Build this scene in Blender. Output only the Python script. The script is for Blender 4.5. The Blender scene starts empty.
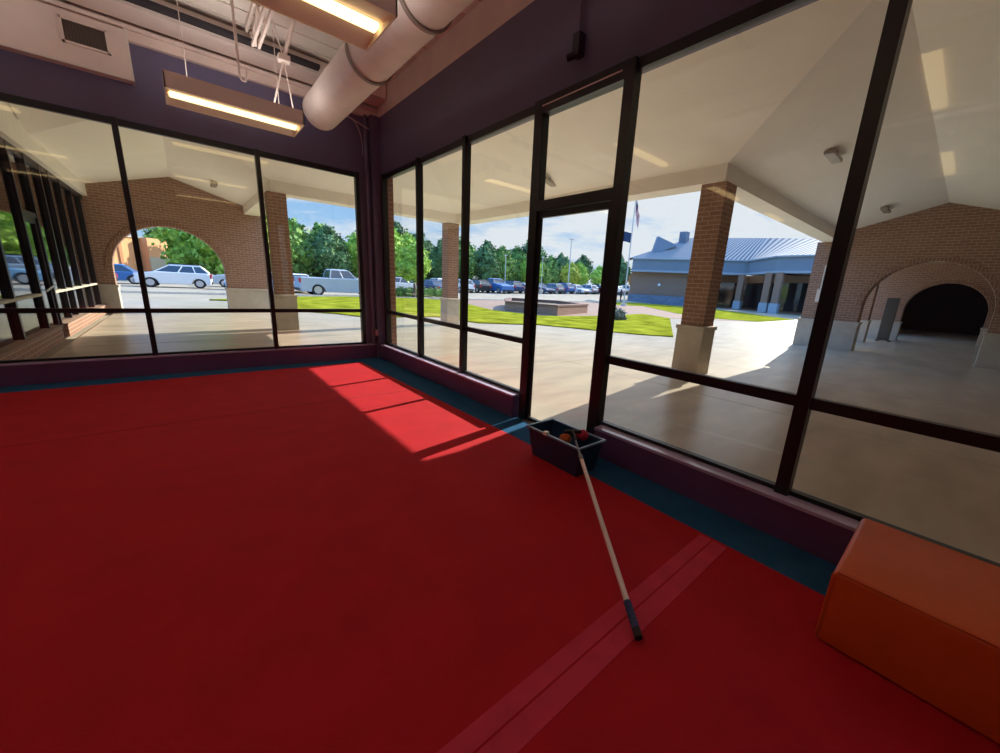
import bpy, bmesh, math, random
from mathutils import Vector, Matrix
random.seed(7)
PI = math.pi
S = bpy.context.scene
COL = S.collection

# ------------------------------------------------------------------ camera
CAM = Vector((-2.7218, -7.0728, 1.44))
cam = bpy.data.cameras.new('camera')
camo = bpy.data.objects.new('camera', cam)
COL.objects.link(camo)
RX = Vector((0.7573063, -0.6508577, 0.0535855))
RY = Vector((0.1165985, 0.2154894, 0.9695200))
RZ = Vector((0.6425667, 0.7279757, -0.2390805))
m3 = Matrix((RX, RY, -RZ)).transposed()
camo.matrix_world = Matrix.Translation(CAM) @ m3.to_4x4()
cam.sensor_width = 36.0
cam.lens = 36.0 * 380.48 / 1000.0
cam.shift_x = -0.02166
cam.shift_y = 0.00314
cam.clip_end = 1000
S.camera = camo

# ------------------------------------------------------------------ light
SUN_K, SUN_T = 0.155, 0.540
sund = Vector((-1, -SUN_K, -SUN_T * math.sqrt(1 + SUN_K ** 2)))
sl = bpy.data.lights.new('sun', 'SUN')
sl.energy = 8.4
sl.angle = math.radians(0.35)
sl.color = (1.0, 0.93, 0.80)
so = bpy.data.objects.new('sun', sl)
so.rotation_euler = sund.to_track_quat('-Z', 'Y').to_euler()
so.location = (30, 5, 20)
COL.objects.link(so)

S.view_settings.view_transform = 'Standard'
S.view_settings.look = 'None'
S.view_settings.exposure = 0.15
S.view_settings.gamma = 1.0
S.view_settings.use_curve_mapping = False
try:
    S.cycles.max_bounces = 10
    S.cycles.diffuse_bounces = 6
    S.cycles.glossy_bounces = 4
    S.cycles.transparent_max_bounces = 16
    S.cycles.sample_clamp_indirect = 12.0
    S.cycles.use_denoising = True
except Exception:
    pass

SKY_STRENGTH = 0.93
w = bpy.data.worlds.new('sky'); S.world = w; w.use_nodes = True
nt = w.node_tree; N = nt.nodes; Lk = nt.links
for n in list(N): N.remove(n)
out = N.new('ShaderNodeOutputWorld'); bg = N.new('ShaderNodeBackground')
bg.inputs['Strength'].default_value = SKY_STRENGTH
tc = N.new('ShaderNodeTexCoord'); sep = N.new('ShaderNodeSeparateXYZ')
Lk.new(tc.outputs['Generated'], sep.inputs[0])
ramp = N.new('ShaderNodeValToRGB')
ramp.color_ramp.elements[0].position = 0.0; ramp.color_ramp.elements[0].color = (0.50, 0.74, 0.98, 1)
ramp.color_ramp.elements[1].position = 0.6; ramp.color_ramp.elements[1].color = (0.13, 0.34, 0.80, 1)
e = ramp.color_ramp.elements.new(0.22); e.color = (0.26, 0.53, 0.95, 1)
Lk.new(sep.outputs[2], ramp.inputs[0])
# flat cloud layer: project direction on a plane
zz = N.new('ShaderNodeMath'); zz.operation = 'ADD'; zz.inputs[1].default_value = 0.12
Lk.new(sep.outputs[2], zz.inputs[0])
dv = N.new('ShaderNodeVectorMath'); dv.operation = 'DIVIDE'
cz = N.new('ShaderNodeCombineXYZ')
for i in range(3): Lk.new(zz.outputs[0], cz.inputs[i])
Lk.new(tc.outputs['Generated'], dv.inputs[0]); Lk.new(cz.outputs[0], dv.inputs[1])
no = N.new('ShaderNodeTexNoise'); no.inputs['Scale'].default_value = 1.5
no.inputs['Detail'].default_value = 7; no.inputs['Roughness'].default_value = 0.6
Lk.new(dv.outputs[0], no.inputs['Vector'])
# clouds gather towards +x
cov = N.new('ShaderNodeMath'); cov.operation = 'MULTIPLY_ADD'
cov.inputs[1].default_value = 0.34; cov.inputs[2].default_value = -0.08
Lk.new(sep.outputs[0], cov.inputs[0])
ad = N.new('ShaderNodeMath'); ad.operation = 'ADD'
Lk.new(no.outputs[0], ad.inputs[0]); Lk.new(cov.outputs[0], ad.inputs[1])
cr = N.new('ShaderNodeValToRGB')
cr.color_ramp.elements[0].position = 0.44; cr.color_ramp.elements[0].color = (0, 0, 0, 1)
cr.color_ramp.elements[1].position = 0.66; cr.color_ramp.elements[1].color = (1, 1, 1, 1)
Lk.new(ad.outputs[0], cr.inputs[0])
mx = N.new('ShaderNodeMix'); mx.data_type = 'RGBA'
mx.inputs[7].default_value = (0.84, 0.90, 0.98, 1)
Lk.new(cr.outputs[0], mx.inputs[0]); Lk.new(ramp.outputs[0], mx.inputs[6])
up = N.new('ShaderNodeMapRange')      # unseen overhead sky boosted as added fill for the shaded areas
up.inputs[1].default_value = 0.26; up.inputs[2].default_value = 0.50; up.inputs[3].default_value = SKY_STRENGTH; up.inputs[4].default_value = SKY_STRENGTH * 2.9
Lk.new(sep.outputs[2], up.inputs[0]); Lk.new(up.outputs[0], bg.inputs['Strength'])
Lk.new(mx.outputs[2], bg.inputs[0]); Lk.new(bg.outputs[0], out.inputs[0])

# ------------------------------------------------------------------ materials
def mat(name, col, rough=0.6, metal=0.0, var=0.0, vs=8.0, bump=0.0, bs=60.0, emit=None, es=0.0, spec=0.5, stretch=None, tint=None):
    m = bpy.data.materials.new(name); m.use_nodes = True
    t = m.node_tree; b = t.nodes['Principled BSDF']
    b.inputs['Base Color'].default_value = (*col, 1)
    b.inputs['Roughness'].default_value = rough
    b.inputs['Metallic'].default_value = metal
    b.inputs['Specular IOR Level'].default_value = spec
    if emit:
        b.inputs['Emission Color'].default_value = (*emit, 1)
        b.inputs['Emission Strength'].default_value = es
    tcx = t.nodes.new('ShaderNodeTexCoord')
    src = tcx.outputs['Object']
    if stretch:
        mp = t.nodes.new('ShaderNodeMapping'); mp.inputs['Scale'].default_value = stretch
        t.links.new(src, mp.inputs[0]); src = mp.outputs[0]
    if var > 0:
        n = t.nodes.new('ShaderNodeTexNoise'); n.inputs['Scale'].default_value = vs; n.inputs['Detail'].default_value = 6
        t.links.new(src, n.inputs['Vector'])
        r = t.nodes.new('ShaderNodeValToRGB')
        lo = tuple(c * (1 - var) for c in col); hi = tuple(min(1, c * (1 + var)) for c in (tint or col))
        r.color_ramp.elements[0].position = 0.3; r.color_ramp.elements[0].color = (*lo, 1)
        r.color_ramp.elements[1].position = 0.7; r.color_ramp.elements[1].color = (*hi, 1)
        t.links.new(n.outputs[0], r.inputs[0]); t.links.new(r.outputs[0], b.inputs['Base Color'])
    if bump > 0:
        n2 = t.nodes.new('ShaderNodeTexNoise'); n2.inputs['Scale'].default_value = bs
        t.links.new(tcx.outputs['Object'], n2.inputs['Vector'])
        bp = t.nodes.new('ShaderNodeBump'); bp.inputs['Strength'].default_value = bump; bp.inputs['Distance'].default_value = 0.01
        t.links.new(n2.outputs[0], bp.inputs['Height']); t.links.new(bp.outputs[0], b.inputs['Normal'])
    return m

def brick(name, c1, c2, mortar, bw=0.21, bh=0.075, ms=0.006):
    m = bpy.data.materials.new(name); m.use_nodes = True
    t = m.node_tree; b = t.nodes['Principled BSDF']; b.inputs['Roughness'].default_value = 0.9; b.inputs['Specular IOR Level'].default_value = 0.1
    tcx = t.nodes.new('ShaderNodeTexCoord'); sp = t.nodes.new('ShaderNodeSeparateXYZ')
    t.links.new(tcx.outputs['Object'], sp.inputs[0])
    a = t.nodes.new('ShaderNodeMath'); a.operation = 'ADD'
    t.links.new(sp.outputs[0], a.inputs[0]); t.links.new(sp.outputs[1], a.inputs[1])
    cb = t.nodes.new('ShaderNodeCombineXYZ'); t.links.new(a.outputs[0], cb.inputs[0]); t.links.new(sp.outputs[2], cb.inputs[1])
    bt = t.nodes.new('ShaderNodeTexBrick'); t.links.new(cb.outputs[0], bt.inputs['Vector'])
    bt.inputs['Scale'].default_value = 1.0
    bt.inputs['Brick Width'].default_value = bw; bt.inputs['Row Height'].default_value = bh
    bt.inputs['Mortar Size'].default_value = ms; bt.inputs['Bias'].default_value = 0.0
    bt.inputs['Color1'].default_value = (*c1, 1); bt.inputs['Color2'].default_value = (*c2, 1); bt.inputs['Mortar'].default_value = (*mortar, 1)
    t.links.new(bt.outputs['Color'], b.inputs['Base Color'])
    bp = t.nodes.new('ShaderNodeBump'); bp.inputs['Strength'].default_value = 0.5; bp.inputs['Distance'].default_value = 0.01; bp.invert = True
    t.links.new(bt.outputs['Fac'], bp.inputs['Height']); t.links.new(bp.outputs[0], b.inputs['Normal'])
    return m

def glassmat(name, tint=(0.97, 0.975, 0.965), ior=1.5, gain=1.0):
    m = bpy.data.materials.new(name); m.use_nodes = True
    t = m.node_tree; t.nodes.remove(t.nodes['Principled BSDF']); o = t.nodes['Material Output']
    tr = t.nodes.new('ShaderNodeBsdfTransparent'); tr.inputs[0].default_value = (*tint, 1)
    gl = t.nodes.new('ShaderNodeBsdfGlossy'); gl.inputs['Roughness'].default_value = 0.03; gl.inputs[0].default_value = (gain, gain, gain, 1)
    # Schlick fresnel of a thin pane, the same from both sides
    ge = t.nodes.new('ShaderNodeNewGeometry'); dt = t.nodes.new('ShaderNodeVectorMath'); dt.operation = 'DOT_PRODUCT'
    t.links.new(ge.outputs['Incoming'], dt.inputs[0]); t.links.new(ge.outputs['Normal'], dt.inputs[1])
    def mth(op, a, b_=None, c_=None):
        q = t.nodes.new('ShaderNodeMath'); q.operation = op
        for i_, v_ in enumerate((a, b_, c_)):
            if v_ is None: continue
            if isinstance(v_, (int, float)): q.inputs[i_].default_value = v_
            else: t.links.new(v_, q.inputs[i_])
        return q.outputs[0]
    ab = mth('ABSOLUTE', dt.outputs['Value']); om = mth('SUBTRACT', 1.0, ab); pw = mth('POWER', om, 5.0)
    f0 = ((ior - 1) / (ior + 1)) ** 2
    fr_out = mth('MULTIPLY_ADD', pw, 1 - f0, f0)
    mxs = t.nodes.new('ShaderNodeMixShader')
    t.links.new(fr_out, mxs.inputs[0]); t.links.new(tr.outputs[0], mxs.inputs[1]); t.links.new(gl.outputs[0], mxs.inputs[2])
    t.links.new(mxs.outputs[0], o.inputs[0])
    return m

M = {}
M['purple'] = mat('purple_paint', (0.145, 0.13, 0.23), 0.45, var=0.06, vs=2)
M['sillhighlight'] = mat('purple_paint_highlight', (0.46, 0.40, 0.62), 0.18, var=0.08, vs=5)  # kerb purple made paler, sun and sky sheen put into the colour
M['kerbpurple'] = mat('purple_kerb_paint', (0.14, 0.065, 0.17), 0.4, var=0.08, vs=4)
M['beige'] = mat('beige_ceiling_paint', (0.80, 0.68, 0.60), 0.7, var=0.06, vs=3)
M['deck'] = mat('painted_metal_deck', (0.74, 0.66, 0.58), 0.6, var=0.08, vs=3)
M['dark'] = mat('dark_gap', (0.03, 0.025, 0.03), 0.8)
M['frame'] = mat('black_storefront_frame', (0.009, 0.011, 0.017), 0.38, var=0.1, vs=20)
M['carpet'] = mat('red_carpet', (0.49, 0.009, 0.018), 0.85, var=0.08, vs=4, bump=0.4, bs=300, spec=0.25)
M['bluecarpet'] = mat('blue_carpet', (0.026, 0.115, 0.26), 0.95, var=0.12, vs=6, bump=0.6, bs=300, spec=0.1)
M['seam'] = mat('carpet_seam', (0.40, 0.012, 0.02), 0.95)
M['stripe'] = mat('carpet_pale_band', (0.60, 0.032, 0.07), 0.9, var=0.1, vs=10)  # paler pink band across the red carpet
M['glass'] = glassmat('window_glass')
M['shopglass'] = glassmat('tinted_shop_glass', (0.35, 0.42, 0.40), 1.7)
M['white'] = mat('white_metal', (0.75, 0.68, 0.60), 0.4)
M['duct'] = mat('beige_painted_duct', (0.85, 0.74, 0.66), 0.5, var=0.05, vs=4)
M['ductband'] = mat('duct_band', (0.30, 0.24, 0.20), 0.5)
M['tube'] = mat('lit_lamp_lens', (0.9, 0.8, 0.6), 0.5, emit=(1.0, 0.72, 0.33), es=2.6)
M['fillglow'] = mat('added_fill_glow', (0.9, 0.85, 0.8), 0.5, emit=(1.0, 0.93, 0.90), es=4.8)
M['fixture'] = mat('fixture_housing', (0.80, 0.68, 0.60), 0.5)
M['grille'] = mat('vent_grille', (0.12, 0.10, 0.08), 0.5)
M['bucket'] = mat('navy_plastic', (0.014, 0.05, 0.13), 0.35, spec=0.6)
M['bucketrim'] = mat('navy_rim_highlight', (0.14, 0.26, 0.42), 0.3, spec=0.7)  # bucket navy lightened, the rim highlight is put into the colour
M['water'] = mat('bucket_water', (0.01, 0.05, 0.09), 0.05, spec=0.8)
M['alu'] = mat('brushed_aluminium', (0.90, 0.80, 0.77), 0.4, metal=0.0)
M['aludark'] = mat('grey_pole_joint', (0.22, 0.22, 0.26), 0.4, metal=0.5)
M['grip'] = mat('blue_rubber_grip', (0.03, 0.05, 0.16), 0.6)
M['black'] = mat('black_rubber', (0.01, 0.01, 0.012), 0.6)
M['redcloth'] = mat('red_cloth', (0.45, 0.02, 0.06), 0.95, bump=0.8, bs=90)
M['orangecloth'] = mat('orange_sponge', (0.62, 0.15, 0.04), 0.95, bump=0.8, bs=90)
M['bench'] = mat('orange_vinyl', (0.66, 0.10, 0.012), 0.42, var=0.05, vs=6, bump=0.12, bs=40)
M['outlet'] = mat('pink_cover_plate', (0.45, 0.18, 0.20), 0.5)
M['cable'] = mat('grey_cable', (0.62, 0.55, 0.56), 0.6)
# outside
M['soffit'] = mat('cream_stucco_soffit', (0.92, 0.88, 0.79), 0.9, var=0.02, vs=2)
M['beam'] = mat('cream_beam', (0.88, 0.83, 0.75), 0.85, var=0.04, vs=2)
M['fascia'] = mat('brown_fascia', (0.16, 0.12, 0.10), 0.6)
M['brick'] = brick('brown_red_brick', (0.28, 0.16, 0.115), (0.34, 0.195, 0.14), (0.46, 0.37, 0.28))
M['brickband'] = brick('soldier_brick', (0.25, 0.135, 0.095), (0.30, 0.16, 0.11), (0.42, 0.34, 0.26), 0.075, 0.2)
M['stone'] = mat('cast_stone', (0.50, 0.45, 0.37), 0.9, var=0.08, vs=5)
M['concrete'] = mat('concrete_paving', (0.43, 0.37, 0.285), 0.28, spec=0.14, var=0.20, vs=0.9, bump=0.03, bs=20, stretch=(1, 3, 1))
M['asphalt'] = mat('light_asphalt', (0.36, 0.315, 0.245), 0.95, spec=0.08, var=0.12, vs=0.4)
M['curb'] = mat('concrete_curb', (0.62, 0.57, 0.48), 0.9, var=0.1, vs=4)
M['grass'] = mat('mown_grass', (0.17, 0.19, 0.012), 1.0, var=0.3, vs=1.2, tint=(0.26, 0.27, 0.025), bump=0.8, bs=40, spec=0.0)
M['paver'] = brick('pink_pavers', (0.29, 0.15, 0.115), (0.33, 0.18, 0.14), (0.32, 0.22, 0.17), 0.4, 0.4, 0.02)
M['tanbrick'] = mat('tan_orange_wall', (0.66, 0.34, 0.16), 0.9, var=0.08, vs=0.6)
M['tanbrick2'] = mat('grey_tan_wall', (0.44, 0.40, 0.30), 0.9)
M['roofA'] = mat('blue_grey_metal_roof', (0.11, 0.12, 0.145), 0.8, spec=0.1)
M['roofB'] = mat('pale_metal_roof_rib', (0.42, 0.41, 0.40), 0.8, spec=0.1)
M['bfascia'] = mat('blue_grey_fascia', (0.20, 0.25, 0.32), 0.6, var=0.05, vs=1)
M['bfascia2'] = mat('pale_blue_trim', (0.36, 0.41, 0.48), 0.6)
M['bstone'] = mat('blue_grey_stone', (0.17, 0.21, 0.28), 0.9, var=0.2, vs=2)
M['darkglass'] = mat('dark_window', (0.015, 0.018, 0.022), 0.08, spec=0.8)
M['leaf'] = mat('leaf_green', (0.10, 0.21, 0.055), 0.8, var=0.5, vs=0.8, tint=(0.18, 0.32, 0.07))
M['leafdark'] = mat('leaf_dark_green', (0.06, 0.14, 0.06), 0.8, var=0.5, vs=0.6, tint=(0.11, 0.22, 0.08))
M['leaflight'] = mat('leaf_light_green', (0.22, 0.40, 0.05), 0.8, var=0.5, vs=2.2, tint=(0.36, 0.55, 0.08))
M['leafyellow'] = mat('leaf_yellow_green', (0.38, 0.44, 0.05), 0.8, var=0.3, vs=0.9)
M['leaforange'] = mat('leaf_rust', (0.42, 0.22, 0.08), 0.8, var=0.3, vs=0.9)
M['bark'] = mat('bark', (0.13, 0.10, 0.075), 0.9, var=0.3, vs=6)
M['steel'] = mat('galvanised_steel', (0.55, 0.57, 0.58), 0.4, metal=0.3)
M['tyre'] = mat('tyre_rubber', (0.015, 0.015, 0.016), 0.8)
M['rim'] = mat('alloy_rim', (0.6, 0.6, 0.62), 0.3, metal=0.6)
M['carglass'] = mat('car_glass', (0.03, 0.05, 0.08), 0.06, spec=0.9)
M['redlamp'] = mat('red_tail_lens', (0.55, 0.02, 0.03), 0.3)
M['headlamp'] = mat('clear_headlamp', (0.8, 0.82, 0.85), 0.15)
M['sillbrick'] = mat('brown_sill', (0.26, 0.17, 0.12), 0.7)
M['trim'] = mat('black_car_trim', (0.02, 0.02, 0.022), 0.6)
M['flagred'] = mat('flag_red', (0.50, 0.03, 0.05), 0.8)
M['flagwhite'] = mat('flag_white', (0.75, 0.75, 0.75), 0.8)
M['flagblue'] = mat('flag_navy', (0.02, 0.05, 0.13), 0.8)
M['cloth_dark'] = mat('dark_clothing', (0.03, 0.03, 0.04), 0.9)
M['skin'] = mat('skin', (0.45, 0.28, 0.2), 0.6)
M['mulch'] = mat('planter_mulch', (0.16, 0.12, 0.07), 0.95, var=0.4, vs=4)
M['panel'] = mat('dark_sign_panel', (0.045, 0.05, 0.05), 0.5)

# ------------------------------------------------------------------ helpers
class MB:
    def __init__(s): s.v = []; s.f = []; s.mi = []
    def add(s, vs, fs, mi=0):
        o = len(s.v); s.v += [tuple(a) for a in vs]
        s.f += [tuple(i + o for i in f) for f in fs]; s.mi += [mi] * len(fs)
        return s
    def box(s, x0, x1, y0, y1, z0, z1, mi=0):
        if x0 > x1: x0, x1 = x1, x0
        if y0 > y1: y0, y1 = y1, y0
        vs = [(x0, y0, z0), (x1, y0, z0), (x1, y1, z0), (x0, y1, z0), (x0, y0, z1), (x1, y0, z1), (x1, y1, z1), (x0, y1, z1)]
        return s.add(vs, [(3, 2, 1, 0), (4, 5, 6, 7), (0, 1, 5, 4), (1, 2, 6, 5), (2, 3, 7, 6), (3, 0, 4, 7)], mi)
    def tube(s, p, q, r, n=12, r2=None, mi=0, cap=True):
        p = Vector(p); q = Vector(q); r2 = r if r2 is None else r2
        d = (q - p).normalized(); a = d.orthogonal().normalized(); b = d.cross(a)
        vs = [p + r * (math.cos(2 * PI * i / n) * a + math.sin(2 * PI * i / n) * b) for i in range(n)]
        vs += [q + r2 * (math.cos(2 * PI * i / n) * a + math.sin(2 * PI * i / n) * b) for i in range(n)]
        fs = [(i, (i + 1) % n, n + (i + 1) % n, n + i) for i in range(n)]
        if cap: fs += [tuple(range(n - 1, -1, -1)), tuple(range(n, 2 * n))]
        return s.add(vs, fs, mi)
    def path(s, pts, r, n=8, mi=0):
        for a, b in zip(pts[:-1], pts[1:]): s.tube(a, b, r, n, mi=mi)
        return s
    def prism(s, poly, fn, t0, t1, mi=0):
        """poly: 2D outline, fn(u, v, t) -> 3D"""
        n = len(poly)
        vs = [fn(u, v, t0) for u, v in poly] + [fn(u, v, t1) for u, v in poly]
        fs = [tuple(range(n - 1, -1, -1)), tuple(range(n, 2 * n))] + [(i, (i + 1) % n, n + (i + 1) % n, n + i) for i in range(n)]
        return s.add(vs, fs, mi)
    def slab(s, poly, z0, z1, mi=0): return s.prism(poly, lambda u, v, t: (u, v, t), z0, z1, mi)
    def build(s, name, m, parent=None, kind=None, label=None, smooth=False, bevel=0.0, fix=True):
        me = bpy.data.meshes.new(name)
        off = Vector((0, 0, 0))
        if parent is not None:
            off = world_loc(parent)
        me.from_pydata([tuple(Vector(v) - off) for v in s.v], [], s.f)
        ms = m if isinstance(m, (list, tuple)) else [m]
        for k in ms: me.materials.append(k)
        for p, i in zip(me.polygons, s.mi): p.material_index = i; p.use_smooth = smooth
        me.update()
        if fix:
            bm = bmesh.new(); bm.from_mesh(me)
            bmesh.ops.recalc_face_normals(bm, faces=bm.faces)
            if bevel > 0:
                bmesh.ops.remove_doubles(bm, verts=bm.verts, dist=1e-5)
                bmesh.ops.bevel(bm, geom=[e for e in bm.edges if len(e.link_faces) == 2 and e.calc_face_angle(0) > 0.5], offset=bevel, segments=3, profile=0.5, affect='EDGES')
            bm.to_mesh(me); bm.free()
        o = bpy.data.objects.new(name, me); COL.objects.link(o)
        if parent is not None: o.parent = parent
        if kind: o['kind'] = kind
        if label: o['label'] = label
        return o

def world_loc(o):
    v = Vector(o.location)
    while o.parent is not None:
        o = o.parent; v = v + Vector(o.location)
    return v

def thing(name, loc, label=None, cat=None, group=None, kind=None):
    o = bpy.data.objects.new(name, None); COL.objects.link(o); o.location = loc
    o.empty_display_size = 0.1
    return tag(o, label, cat, group, kind)

def tag(o, label=None, cat=None, group=None, kind=None):
    if label: o['label'] = label
    if cat: o['category'] = cat
    if group: o['group'] = group
    if kind: o['kind'] = kind
    return o

def copy_tree(o, parent=None):
    c = o.copy(); COL.objects.link(c); c.parent = parent
    for ch in list(o.children): copy_tree(ch, c)
    return c

# =================================================================== ROOM
RW, RD = -9.2, -12.0     # room extends to x = RW, y = RD
WT = 4.30                # deck height
HEAD, MID, SILL, TRB = 3.03, 0.857, 0.290, 2.24

MB().slab([(RW, -0.42), (-0.54, -0.36), (-0.44, -4.4), (-0.47, RD), (RW, RD)], -0.05, 0.0).build('floor', M['carpet'], kind='structure')
b = MB()
b.slab([(RW, 0.0), (0.02, 0.0), (0.02, RD), (-0.47, RD), (-0.44, -4.4), (-0.54, -0.36), (RW, -0.42)], -0.05, 0.0)
b.build('floor_border', M['bluecarpet'], kind='structure')
MB().box(-8.5, -0.50, -2.395, -2.375, -0.01, 0.002).build('trim_1', M['seam'], kind='structure')
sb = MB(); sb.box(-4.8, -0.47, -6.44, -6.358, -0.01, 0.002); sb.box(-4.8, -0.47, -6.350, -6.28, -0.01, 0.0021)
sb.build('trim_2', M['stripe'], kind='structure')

def kerb(name, x0, x1, y0, y1):
    k = MB(); k.box(x0, x1, y0, y1, 0, 0.24, 0)
    k.box(x0 - (0.012 if x1 - x0 < 1 else 0), x1, y0 - (0.012 if x1 - x0 > 1 else 0), y1, 0.24, 0.262, 1)
    return k.build(name, [M['kerbpurple'], M['sillhighlight']], kind='structure')
kerb('baseboard_left', -9.0, 0.06, -0.06, 0.06)
kerb('baseboard_right', -0.108, 0.06, -3.99, -0.06)
kerb('baseboard_front', -0.108, 0.06, -11.9, -5.13)

# walls above the glass; purple up to 3.97, beige above
def upper(name, a):
    k = MB()
    if a == 'L':
        k.box(RW, -0.0, 0, 0.2, HEAD + 0.075, 3.95, 0); k.box(RW, 0, 0, 0.2, 3.95, 4.5, 1)
        k.box(RW, -4.62, -0.02, 0.2, 0, HEAD + 0.075, 0)
    else:
        k.box(0, 0.2, RD, 0.2, HEAD + 0.075, 3.97, 0); k.box(0, 0.2, RD, 0.2, 3.97, 4.5, 1)
    return k.build(name, [M['purple'], M['beige']], kind='structure')
upper('wall_left', 'L'); upper('wall_right', 'R')
MB().box(RW - 0.2, RW, RD, 0.2, 0, 4.5).build('wall_far_side', M['purple'], kind='structure')
MB().box(RW, 0.2, RD - 0.2, RD, 0, 4.5).build('wall_back', M['purple'], kind='structure')
# corner post
c = MB(); c.box(-0.33, 0.055, -0.0, 0.055, 0.0, HEAD + 0.075); c.box(0.0, 0.055, -0.22, 0.0, 0, HEAD + 0.075)
c.box(-0.15, -0.0, -0.15, 0.0, 0.0, 3.97)
c.tube((-0.2, -0.05, 0.27), (-0.2, -0.05, 3.97), 0.035, 14)
c.build('wall_corner', M['purple'], kind='structure')

# ceiling: ribbed deck, with joists below
d = MB(); d.box(RW, 0.0, RD, 0.0, WT + 0.04, WT + 0.12)
y = RD
while y < -0.1:
    d.box(RW, 0.0, y, y + 0.27, WT + 0.025, WT + 0.04); y += 0.30
d.build('ceiling', M['deck'], kind='structure')
# ledger along the left wall and drop strip
k = MB(); k.box(-9.1, -0.02, -0.07, -0.0, 3.95, 4.05); k.box(-9.1, -0.02, -0.11, -0.0, 4.05, 4.09)
k.build('trim_3', M['beige'], kind='structure')
k = MB(); k.box(-9.1, -0.02, -0.50, -0.11, 4.12, 4.30); k.build('trim_4', M['beige'], kind='structure')
MB().box(-9.1, -0.98, -0.62, -0.50, 4.16, 4.2).build('trim_5', M['dark'], kind='structure')

# bar joists running along y
def joist(x, label):
    t = thing('bar_joist', (x, -0.6, 4.05), label, 'joist', 'bar joists under the deck')
    k = MB()
    for s in (-0.03, 0.03):
        k.box(x + s - 0.012, x + s + 0.012, -11.9, -0.62, WT - 0.05, WT - 0.001)
    k.build('top_chord', M['fixture'], t)
    k = MB()
    for s in (-0.03, 0.03):
        k.box(x + s - 0.012, x + s + 0.012, -11.4, -0.95, 3.98, 4.02)
    k.build('bottom_chord', M['fixture'], t)
    k = MB(); yy = -0.65; up = True
    pts = [(x, yy, WT - 0.04)]
    while yy > -11.4:
        yy -= 0.30; up = not up
        pts.append((x, yy, WT - 0.04 if up else 4.0))
    k.path(pts, 0.012, 6); k.build('web_bars', M['fixture'], t)
joist(-1.76, 'beige open-web bar joist above the ceiling light nearest the corner')
joist(-3.6, 'beige open-web bar joist near the boxed duct with grille')
joist(-5.4, 'beige open-web bar joist over the far side of the room')

# ---- storefront glazing
FD = 0.045
def frames(win, axis, posts, rails, panes, hw=0.0275):
    """axis 'L': along x at y=0; 'R': along y at x=0"""
    def bx(k, a0, a1, z0, z1, d0=-FD, d1=FD):
        if axis == 'L': k.box(a0, a1, d0, d1, z0, z1)
        else: k.box(d0, d1, a0, a1, z0, z1)
    for (p, h) in posts:
        k = MB(); bx(k, p - h, p + h, 0.262, HEAD + 0.075); k.build('mullion', M['frame'], win)
    for (a0, a1, z0, z1) in rails:
        k = MB(); bx(k, a0, a1, z0, z1, -FD * 0.25, FD * 0.9); k.build('rail', M['frame'], win)
    for (a0, a1, z0, z1) in panes:
        k = MB(); bx(k, a0, a1, z0, z1, 0.0, 0.006); k.build('pane', M['glass'], win)

wL = thing('window_1', (-2.4, 0, 0.27), kind='structure')
pl = [(-0.36, 0.03), (-1.725, 0.0275), (-3.125, 0.0275), (-4.53, 0.04)]
rails = []; panes = []
for (a, h), (b2, h2) in zip(pl[:-1], pl[1:]):
    a0, a1 = b2 + h2, a - h
    rails += [(a0, a1, MID - 0.028, MID + 0.028), (a0, a1, 0.262, SILL), (a0, a1, HEAD, HEAD + 0.075)]
    panes += [(a0, a1, SILL, MID - 0.028), (a0, a1, MID + 0.028, HEAD)]
frames(wL, 'L', pl, rails, panes)

wR = thing('window_2', (0, -2.3, 0.27), kind='structure')
pr = [(-0.25, 0.03), (-1.54, 0.0275), (-2.78, 0.0275)]
rails = []; panes = []
seq = pr + [(-4.06, 0.045)]
for (a, h), (b2, h2) in zip(seq[:-1], seq[1:]):
    a0, a1 = b2 + h2, a - h
    rails += [(a0, a1, MID - 0.028, MID + 0.028), (a0, a1, 0.262, SILL), (a0, a1, HEAD, HEAD + 0.075)]
    panes += [(a0, a1, SILL, MID - 0.028), (a0, a1, MID + 0.028, HEAD)]
frames(wR, 'R', pr, rails, panes)

wF = thing('window_3', (0, -7.5, 0.27), kind='structure')
pf = [(-6.545, 0.036), (-8.1, 0.036), (-9.7, 0.036), (-11.3, 0.036)]
rails = []; panes = []
seq = [(-5.055, 0.045)] + pf
for (a, h), (b2, h2) in zip(seq[:-1], seq[1:]):
    a0, a1 = b2 + h2, a - h
    rails += [(a0, a1, MID - 0.034, MID + 0.034), (a0, a1, 0.262, SILL), (a0, a1, HEAD, HEAD + 0.075)]
    panes += [(a0, a1, SILL, MID - 0.034), (a0, a1, MID + 0.034, HEAD)]
frames(wF, 'R', pf, rails, panes)
MB().box(-0.0, 0.2, RD, -11.33, 0, HEAD + 0.075).build('wall_right_end', M['purple'], kind='structure')

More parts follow.
